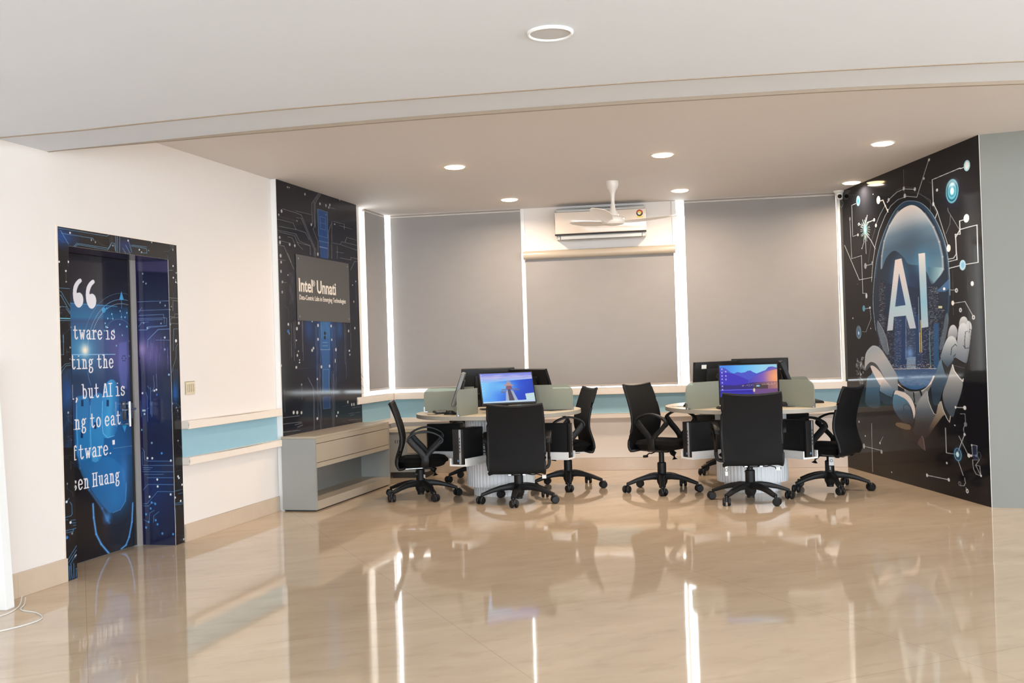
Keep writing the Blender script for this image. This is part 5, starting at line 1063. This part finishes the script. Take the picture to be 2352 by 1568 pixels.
# ---- screens -------------------------------------------------------------------
ident = lambda x, y: (x, -y)
def screen_art(kind):
    W_, H_ = 480, 270; a = Art(ident, 0.0, float(W_), -float(H_), 0.0, 1, 1, q=.62, bgc=(60, 110, 225)); a.view(0, 0, 1)
    r = random.Random(4)
    if kind == 'pier':
        a.poly([(-5, -5), (485, -5), (485, 60), (-5, 85)], None, grad=((200, 0), (200, 75), [(120, 130, 230), (176, 180, 240), (150, 190, 250)]))
        for _ in range(22): a.ell((r.uniform(60, 470), r.uniform(15, 60)), r.uniform(30, 80), r.uniform(4, 9), r.choice(((214, 200, 240), (190, 200, 250), (110, 130, 230))), .5, glow=True)
        a.poly([(-5, 84), (485, 60), (485, 275), (-5, 275)], None, grad=((60, 80), (420, 270), [(130, 205, 255), (70, 140, 245), (24, 76, 214), (20, 60, 190)]), soft=2)
        a.ell((200, 125), 150, 60, (120, 200, 255), .8, glow=True); a.ell((70, 240), 90, 30, (90, 170, 255), .6, glow=True)
        a.poly([(222, 160), (285, 160), (330, 275), (205, 275)], (168, 180, 205)); a.poly([(238, 150), (262, 150), (296, 275), (240, 275)], (70, 62, 90))
        for y in range(165, 270, 12): a.line([(240, y), (284, y+2)], 2, (120, 110, 130))
        a.poly([(230, 118), (275, 118), (285, 150), (222, 150)], (140, 90, 110)); a.poly([(205, 118), (253, 84), (300, 118)], (190, 150, 150)); a.poly([(228, 92), (253, 64), (282, 92)], (150, 160, 190))
        for x0, x1, y in ((185, 225, 150), (175, 225, 165), (290, 330, 148), (285, 345, 160), (175, 215, 178)): a.line([(x0, y), (x1, y)], 5, (70, 60, 90)); a.line([(x0, y-4), (x1, y-4)], 2, (190, 190, 210))
        a.poly([(395, 196), (478, 190), (480, 252), (400, 255)], (200, 228, 232)); a.poly([(0, 258), (480, 250), (480, 270), (0, 270)], (196, 220, 240))
        for k in range(7): a.ell((12, 14+k*24), 5, 5, (200, 225, 250), .8)
    else:
        a.poly([(-5, -5), (485, -5), (485, 120), (-5, 120)], None, grad=((60, 0), (330, 90), [(70, 140, 240), (100, 190, 250), (150, 215, 245)]))
        a.poly([(-5, 20), (40, 18), (70, 40), (95, 62), (120, 70), (150, 58), (180, 66), (215, 62), (235, 50), (260, 48), (280, 62), (310, 75), (345, 62), (385, 48), (410, 22), (440, 18), (485, 30), (485, 190), (-5, 190)], (76, 84, 205))
        a.poly([(-5, 55), (60, 60), (130, 78), (200, 110), (250, 135), (230, 190), (-5, 190)], (62, 48, 190), soft=4); a.poly([(240, 135), (300, 95), (380, 62), (485, 40), (485, 200), (220, 190)], None, soft=3, grad=((260, 120), (480, 120), [(80, 70, 190), (130, 90, 190), (240, 150, 120)]))
        a.ell((470, 110), 90, 80, (255, 170, 110), .9, glow=True)
        a.poly([(-5, 165), (140, 172), (280, 150), (485, 145), (485, 230), (-5, 230)], (46, 34, 120), soft=4); a.poly([(280, 150), (485, 145), (485, 275), (280, 275)], None, .8, soft=8, grad=((300, 180), (470, 180), [(90, 66, 110), (220, 150, 110)]))
        for _ in range(60): x = r.uniform(180, 460); a.ell((x, 160+(460-x)*.06+r.uniform(-6, 10)), 2, 1.6, (255, 225, 210), .8)
        a.poly([(-5, 208), (485, 206), (485, 275), (-5, 275)], (44, 30, 170), .8, soft=3); a.line([(0, 212), (300, 208)], 5, (110, 110, 255)); a.poly([(260, 205), (485, 200), (485, 275), (300, 275)], (150, 100, 120), .6, soft=8)
        a.poly([(290, 165), (400, 165), (400, 205), (270, 205)], (70, 56, 60), .9, soft=2); a.ell((318, 180), 16, 7, (150, 200, 240)); a.line([(350, 170), (420, 170)], 2, (230, 190, 150)); a.ell((285, 215), 8, 16, (235, 225, 200), .9)
        for x, y in ((20, 30), (52, 52), (20, 60), (20, 88), (52, 88), (20, 116), (52, 118), (20, 146), (20, 176), (20, 205)): a.ell((x, y), 6, 5, (210, 215, 255), .85); a.line([(x-7, y+9), (x+7, y+9)], 1.5, (190, 190, 250), .7)
        a.poly([(0, 256), (480, 256), (480, 270), (0, 270)], (60, 50, 190)); a.poly([(22, 254), (48, 254), (48, 269), (22, 269)], (225, 230, 250))
    return a
def monitor(label, T, r, adir, face, tilt, zc=.965, lit=None, sticker=False, hm=None):
    x = T[0]+r*math.cos(adir); y = T[1]+r*math.sin(adir)
    t = thing('monitor', label, 'monitor', (x, y, .748), face-math.pi/2, 'computer monitors on the round tables')   # screen looks to local +y
    c = Vector((0, 0, zc-.748)); M = Matrix.Translation(c) @ Matrix.Rotation(tilt, 4, 'X')
    bm = nb(); box(bm, -.252, .252, -.022, .012, -.15, .15, .006, M=M); cs = obj('housing', bm, hm or M_black, t, 35)
    bm = nb(); box(bm, -.13, .13, -.042, -.020, -.09, .09, .012, M=M); obj('rear_bulge', bm, M_blackm, t, 35)
    bm = nb(); lathe(bm, [(.001, -.0425), (.026, -.0425), (.026, -.0435), (.001, -.0435)], 28, ax='y', caps=False); bmesh.ops.transform(bm, matrix=M @ Matrix.Translation((0, 0, .02)), verts=bm.verts); e = obj('emblem', bm, M_emb, t, 40)
    o = textmesh('emblem_letters', 'hp', .034, M_blackm, e, Matrix(), .0004, .0006); o.data.transform(M @ Matrix.Translation((.017, -.0438, .012)) @ Matrix.Rotation(math.pi/2, 4, 'X') @ Matrix.Identity(4) @ Matrix.Translation((-.034, 0, 0)))
    if lit:
        a = screen_art(lit); mm = mat_art('screen_'+lit, rough=.6, spec=.1, emis=.85)
        g = lambda s, z, o=0: M @ Vector((.240-.480*s/480.0, .0126, .137+z/270.0*.272))
        sc = a.mesh('screen', g, 0, mm, t)
    else:
        bm = nb(); box(bm, -.24, .24, .0121, .0128, -.136, .137, M=M); obj('screen', bm, mat('dark_screen', (14, 15, 18), .12), t)
    bm = nb(); sweep(bm, [Vector((0, -.075, .012)), Vector((0, -.07, .12)), Vector((0, -.045, zc-.748))], [.03, .024, .02], .01, side=(1, 0, 0), n=10, square=True); obj('stand_neck', bm, M_blackm, t, 40)
    bm = nb(); box(bm, -.08, .08, -.13, .03, 0, .010, .004); obj('stand_base', bm, M_blackm, t, 35)
    if sticker:
        bm = nb(); box(bm, -.18, -.125, -.0232, -.0222, .09, .125, M=M); obj('sticker', bm, M_tag, t)
    return t
monitor('lit monitor showing a pier on blue water, left table', TA, .29, R(-73), R(-72), R(20), .958, 'pier')
monitor('grey-edged monitor seen edge-on at the left of the left table', TA, .43, R(216), R(181), R(19), .965, hm=mat('dark_silver_plastic', (112, 112, 112), .4))
monitor('black monitor seen from behind at the rear of the left table', TA, .29, R(110), R(102), R(12), .985)
monitor('black monitor with round emblem leaning at the rear right of the left table', TA, .33, R(17), R(40), R(20), .975)
monitor('lit monitor showing mountains and a lake at sunset, right table', TB, .29, R(-104), R(-101), R(6), .965, 'lake')
monitor('black monitor with white sticker behind the lake monitor, right table', TB, .32, R(146), R(120), R(5), .985, sticker=True)
monitor('black monitor at the back of the right table, top edge visible', TB, .33, R(60), R(74), R(5), 1.0)
monitor('monitor seen edge-on and tilted at the right of the right table', TB, .33, R(-16), R(-12), R(20), .985)

# ---- keyboards, mice, pads -------------------------------------------------------
def keyboard(label, x, y, rz, mk=M_key):
    t = thing('keyboard', label, 'keyboard', (x, y, .7475), rz, 'keyboards on the round tables')
    bm = nb(); box(bm, -.20, .20, -.065, .065, 0, .014, .003); obj('base', bm, M_black, t, 35)
    bm = nb()
    for i in range(14):
        for j in range(5): box(bm, -.19+i*.0272, -.19+i*.0272+.023, -.056+j*.0228, -.056+j*.0228+.019, .0141, .020)
    obj('keys', bm, mk, t)
def mouse(label, x, y, rz, m=M_black, cord=True, z=.7475):
    t = thing('mouse', label, 'mouse', (x, y, z), rz, 'computer mice on the round tables')
    bm = nb(); bmesh.ops.create_uvsphere(bm, u_segments=20, v_segments=12, radius=1)
    for v in bm.verts: v.co = Vector((v.co.x*.031, v.co.y*.055, max(0, v.co.z)*.036))
    obj('shell', bm, m, t, 60)
    bm = nb(); lathe(bm, [(.007, -.004), (.007, .004)], 12, c=(0, .03, .031), ax='x'); obj('wheel', bm, M_dark, t, 40)
    if cord: bm = nb(); sweep(bm, smoothpts([(0, .05, .008), (.01, .09, .006), (-.03, .14, .004), (-.01, .20, .004)], 5), .0022, n=6); obj('cord', bm, m, t)
def pad(label, x, y, rz, sx=.22, sy=.18):
    bm = nb(); box(bm, -sx/2, sx/2, -sy/2, sy/2, 0, .003, .001); o = obj('mouse_pad', bm, M_pad); o.location = (x, y, .7475); o.rotation_euler = (0, 0, rz)
    tag(o, label, 'mouse pad', 'mouse pads on the round tables')
keyboard('grey-keyed keyboard at the left seat of the left table', -.66, 9.44, R(100)); mouse('black mouse in front of the keyboard, left seat of the left table', -.56, 9.12, R(80))
pad('dark mouse pad under the bronze mouse, right part of the left table', .36, 9.32, R(40), .26, .2); mouse('shiny bronze mouse on the pad at the front right of the left table', .315, 9.40, R(60), M_mouse, z=.7507)
keyboard('black keyboard at the front seat of the right table', 1.90, 8.74, R(0), M_black)
pad('dark mouse pad at the front right of the right table', 2.37, 8.80, R(10), .24, .18); mouse('black mouse on the pad right of the front seat, right table', 2.30, 8.82, R(80), z=.7507)
mouse('black mouse at the left end of the right table', 1.515, 9.12, R(30)); keyboard('black keyboard at the right seat of the right table', 2.66, 9.33, R(85), M_black); mouse('black mouse behind the keyboard, right seat of the right table', 2.62, 9.62, R(60))
bm = nb(); sweep(bm, smoothpts([(1.38, 9.28, .7505), (1.42, 9.2, .7505), (1.46, 9.12, .7505), (1.50, 9.02, .7505), (1.58, 8.95, .7505)], 5), .003, n=6)
tag(obj('table_cable', bm, M_wcable), 'pale cable lying on the left end of the right table', 'cable')

# ---- office chairs -----------------------------------------------------------------
def make_chair():
    t = bpy.data.objects.new('office_chair', None); COL.objects.link(t); t.empty_display_size = .1
    up = bpy.data.objects.new('seat_unit_tmp', None)
    P = {}
    # five-star base (local: legs), points of the legs at angle 0
    bm = nb(); lathe(bm, [(.001, .045), (.03, .045), (.046, .08), (.052, .14), (.044, .158), (.001, .159)], 24, caps=False)
    for k in range(5):
        a = 2*math.pi*k/5; d_ = Vector((math.cos(a), math.sin(a), 0))
        pts = [d_*r+Vector((0, 0, z)) for r, z in ((.03, .128), (.09, .132), (.16, .124), (.23, .107), (.29, .086), (.322, .076))]
        sweep(bm, pts, [.032, .029, .026, .023, .021, .02], [.030, .027, .022, .018, .015, .013], side=tuple(Vector((0, 0, 1)).cross(d_)), n=10, square=True)
    P['star_base'] = obj('star_base', bm, M_black, t, 50)
    for k in range(5):
        a = 2*math.pi*k/5; d_ = Vector((math.cos(a), math.sin(a), 0)); s_ = Vector((-math.sin(a), math.cos(a), 0)); c = d_*.322
        ca = 1.3*k+.6; wd = Vector((math.cos(ca), math.sin(ca), 0)); M = Matrix.Translation(c+Vector((wd.x*.012, wd.y*.012, .0333))) @ Matrix.Rotation(ca+math.pi/2, 4, 'Z')
        bm = nb()
        for sx in (-1, 1): lathe(bm, [(.001, sx*.008), (.029, sx*.008), (.033, sx*.012), (.033, sx*.025), (.027, sx*.032), (.001, sx*.033)], 20, ax='x', M=M, caps=False)
        w_ = obj('caster', bm, M_black, t, 45)
        bm = nb(); lathe(bm, [(.009, .03), (.009, .08)], 12, c=c); box(bm, -.007, .007, -.024, .02, .0, .034, .003, M=M); obj('caster_stem', bm, M_blackm, w_, 40)
    bm = nb(); lathe(bm, [(.001, .03), (.030, .03), (.030, .05), (.039, .13), (.039, .250), (.033, .256), (.001, .257)], 28, caps=False); P['column'] = obj('column', bm, M_black, t, 40)
    # upper parts: front = +y
    U = []
    bm = nb(); lathe(bm, [(.001, .13), (.024, .13), (.024, .30), (.001, .30)], 20, caps=False); U.append(obj('gas_lift', bm, M_black, t, 40))
    bm = nb(); box(bm, -.07, .07, -.11, .10, .262, .300, .012); box(bm, -.035, .035, -.20, -.08, .272, .292, .004); U.append(obj('tilt_mechanism', bm, M_blackm, t, 35))
    bm = nb(); sweep(bm, [(0, .10, .27), (0, .125, .25), (0, .135, .20)], [.02, .028, .026], n=16); U.append(obj('tension_knob', bm, M_black, t, 50))
    bm = nb(); sweep(bm, smoothpts([(.05, -.02, .272), (.12, -.03, .258), (.16, -.03, .262), (.21, -.03, .246)], 4), .005, n=8); box(bm, .20, .245, -.045, -.015, .232, .252, .004); U.append(obj('height_lever', bm, M_black, t, 40))
    # seat cushion
    bm = nb(); NX, NY = 14, 16; top = {}; bot = {}
    for i in range(NX+1):
        for j in range(NY+1):
            u = i/NX*2-1; v = j/NY*2-1
            x = u*.235; y = .03+v*.225
            rx = (abs(u)**4+abs(v)**4)**.25
            if rx > 1e-6:
                m_ = max(abs(u), abs(v)); x *= m_/rx; y = .03+(y-.03)*m_/rx
            e = max(0, 1-rx*m_**0 if False else 1-max(abs(u), abs(v))**6)
            zt_ = .345+.04*e**.5-.012*(1-v*v)*(1-u*u) - .02*max(0, v-.6)
            top[i, j] = bm.verts.new((x, y, zt_)); bot[i, j] = bm.verts.new((x*.97, y*.97, .345-.06*e**.6))
    for i in range(NX):
        for j in range(NY):
            bm.faces.new((top[i, j], top[i+1, j], top[i+1, j+1], top[i, j+1])); bm.faces.new((bot[i, j], bot[i, j+1], bot[i+1, j+1], bot[i+1, j]))
    rim = [(i, 0) for i in range(NX)]+[(NX, j) for j in range(NY)]+[(i, NY) for i in range(NX, 0, -1)]+[(0, j) for j in range(NY, 0, -1)]
    for a_, b_ in zip(rim, rim[1:]+rim[:1]): bm.faces.new((top[a_], top[b_], bot[b_], bot[a_]))
    U.append(obj('seat', bm, M_seat, t, 60))
    # curved mesh back
    prof = smoothpts([(-.13, .292, 0), (-.19, .285, 0), (-.212, .32, 0), (-.205, .38, 0), (-.182, .45, 0), (-.166, .52, 0), (-.172, .60, 0), (-.194, .69, 0), (-.224, .78, 0), (-.255, .865, 0)], 4)
    NV = len(prof)-1; NU = 14; F = {}; Bk = {}; edge = [[], []]
    for j, p in enumerate(prof):
        v = j/NV; w = .226+.012*math.sin(v*math.pi*1.0)-(.03*(1-min(1, v/.07))**2)
        for i in range(NU+1):
            u = i/NU*2-1; cur = .022*u*u*(1 if v > .15 else v/.15); zz = p.y+(-.018*(1-u*u)*max(0, (v-.85)/.15))
            tk = .010 if v < .9 else .010
            F[i, j] = bm_v = (u*w, p.x+cur+tk, zz); Bk[i, j] = (u*w, p.x+cur-tk, zz)
    bm = nb(); FV = {k: bm.verts.new(v) for k, v in F.items()}; BV = {k: bm.verts.new(v) for k, v in Bk.items()}
    for i in range(NU):
        for j in range(NV):
            bm.faces.new((FV[i, j], FV[i+1, j], FV[i+1, j+1], FV[i, j+1])); bm.faces.new((BV[i, j], BV[i, j+1], BV[i+1, j+1], BV[i+1, j]))
    rim = [(i, 0) for i in range(NU)]+[(NU, j) for j in range(NV)]+[(i, NV) for i in range(NU, 0, -1)]+[(0, j) for j in range(NV, 0, -1)]
    for a_, b_ in zip(rim, rim[1:]+rim[:1]): bm.faces.new((FV[a_], FV[b_], BV[b_], BV[a_]))
    U.append(obj('backrest', bm, M_mesh, t, 60))
    bm = nb(); mid = [tuple((Vector(F[k])+Vector(Bk[k]))/2) for k in rim[::2]]
    sweep(bm, mid, .0125, n=8, closed=True); U.append(obj('back_frame', bm, M_black, t, 60))
    for sx in (-1, 1):
        bm = nb(); X = sx*.262
        lo = smoothpts([(sx*.20, .05, .305), (sx*.245, .052, .31), (X, .055, .345), (X, .055, .40)], 4); sweep(bm, lo, .034, .014, side=(0, 1, 0), n=10, square=True)
        sweep(bm, smoothpts([(X, .055, .375), (X, .02, .43), (X, -.045, .50), (X, -.085, .55)], 4), .027, .011, side=(0, 1, 0), n=10, square=True)
        sweep(bm, smoothpts([(X, .055, .375), (X, .10, .43), (X, .165, .49), (X, .205, .535)], 4), .020, .011, side=(0, 1, 0), n=10, square=True)
        arc_ = smoothpts([(X, -.092, .535), (X+sx*.003, -.075, .572), (X+sx*.006, -.01, .604), (X+sx*.007, .06, .614), (X+sx*.006, .13, .600), (X+sx*.003, .19, .568), (X, .213, .53), (X, .19, .505)], 5)
        sweep(bm, arc_, .023, .010, side=(1, 0, 0), n=10, square=True)
        U.append(obj('armrest', bm, M_black, t, 50))
    bm = nb(); sweep(bm, smoothpts([(-.06, -.20, .279), (-.06, -.12, .272), (-.06, .02, .276), (-.06, .06, .29)], 3), .012, .004, side=(1, 0, 0), n=8, square=True); sweep(bm, smoothpts([(.06, -.20, .279), (.06, -.12, .272), (.06, .02, .276), (.06, .06, .29)], 3), .012, .004, side=(1, 0, 0), n=8, square=True); U.append(obj('back_bracket', bm, M_steel, t, 50))
    return t, [o.name for o in U]
CH = None
def chair(label, x, y, face, lift, base, extra=None):
    "face: heading of the seat front; base: heading of one leg of the star"
    global CH
    if CH is None:
        t, un = make_chair(); CH = (t, [n.split('.')[0] for n in un]); t0 = t
    else: t = copy_tree(CH[0]); t['label'] = ''
    tag(t, label, 'chair', 'black mesh office chairs around the round tables'); t.location = (x, y, 0); t.rotation_euler = (0, 0, face-math.pi/2)
    seen = set(CH[1])
    for c in t.children:
        n = c.name.split('.')[0]
        if n in seen: c.location = (0, 0, lift)
        elif n in ('tag_card',): pass
        else: c.rotation_euler = (0, 0, base-(face-math.pi/2))
    if extra: extra(t, lift)
    return t
def tag_card(px, py, pz, w, h, rz, cordtop):
    def f(t, lift):
        M = Matrix.Translation((px, py, pz+lift)) @ Matrix.Rotation(rz, 4, 'Z')
        bm = nb(); box(bm, -w/2, w/2, -.001, .001, -h, 0, .0005, M=M); o = obj('hang_tag', bm, M_tag, t)
        bm = nb(); sweep(bm, [M @ Vector((0, 0, -.012)), M @ Vector((.0, .004, cordtop))], .0012, n=5); lathe(bm, [(.013, -.002), (.009, -.0022)], 16, c=M @ Vector((0, 0, -h*.45)), ax='y', M=Matrix.Rotation(rz, 4, 'Z'), caps=False); obj('tag_cord', bm, M_dark, o)
    return f
def lever_label(t, lift):
    bm = nb(); box(bm, .203, .238, -.0475, -.0455, .225, .254, .0005, M=Matrix.Translation((0, 0, lift))); obj('lever_label', bm, M_tag, t)
chair('black mesh chair with its back to us at the front of the left table', .02, 8.90, R(86), -.025, R(-99), lever_label)
chair('black mesh chair at the left of the left table, next to the bench, in profile', -.856, 9.36, R(3), -.005, R(-64))
chair('black mesh chair at the right of the left table, turned half toward us', .486, 9.74, R(-168), .055, R(-93))
chair('black mesh chair mostly hidden behind the left table, only its wheels show', -.36, 10.50, R(-60), .0, R(-160))
chair('black mesh chair with its back to us at the front of the right table', 1.91, 8.545, R(86), .025, R(77.4), lambda t, l: (lever_label(t, l), tag_card(-.205, -.12, .285, .022, .085, .1, .02)(t, l)))
chair('black mesh chair at the left of the right table, arms turned half toward us', 1.298, 9.31, R(-38), .085, R(-98))
chair('black mesh chair with white hang tag, right of the right table by the mural', 2.71, 9.04, R(141), .03, R(-94), tag_card(-.040, -.034, .262, .042, .075, R(-67), .02))
chair('black mesh chair hidden behind the right table, near the window wall', 2.15, 10.45, R(-90), .0, R(-90))
for o in list(bpy.data.objects):
    if o.name.startswith('seat_unit_tmp'): bpy.data.objects.remove(o)
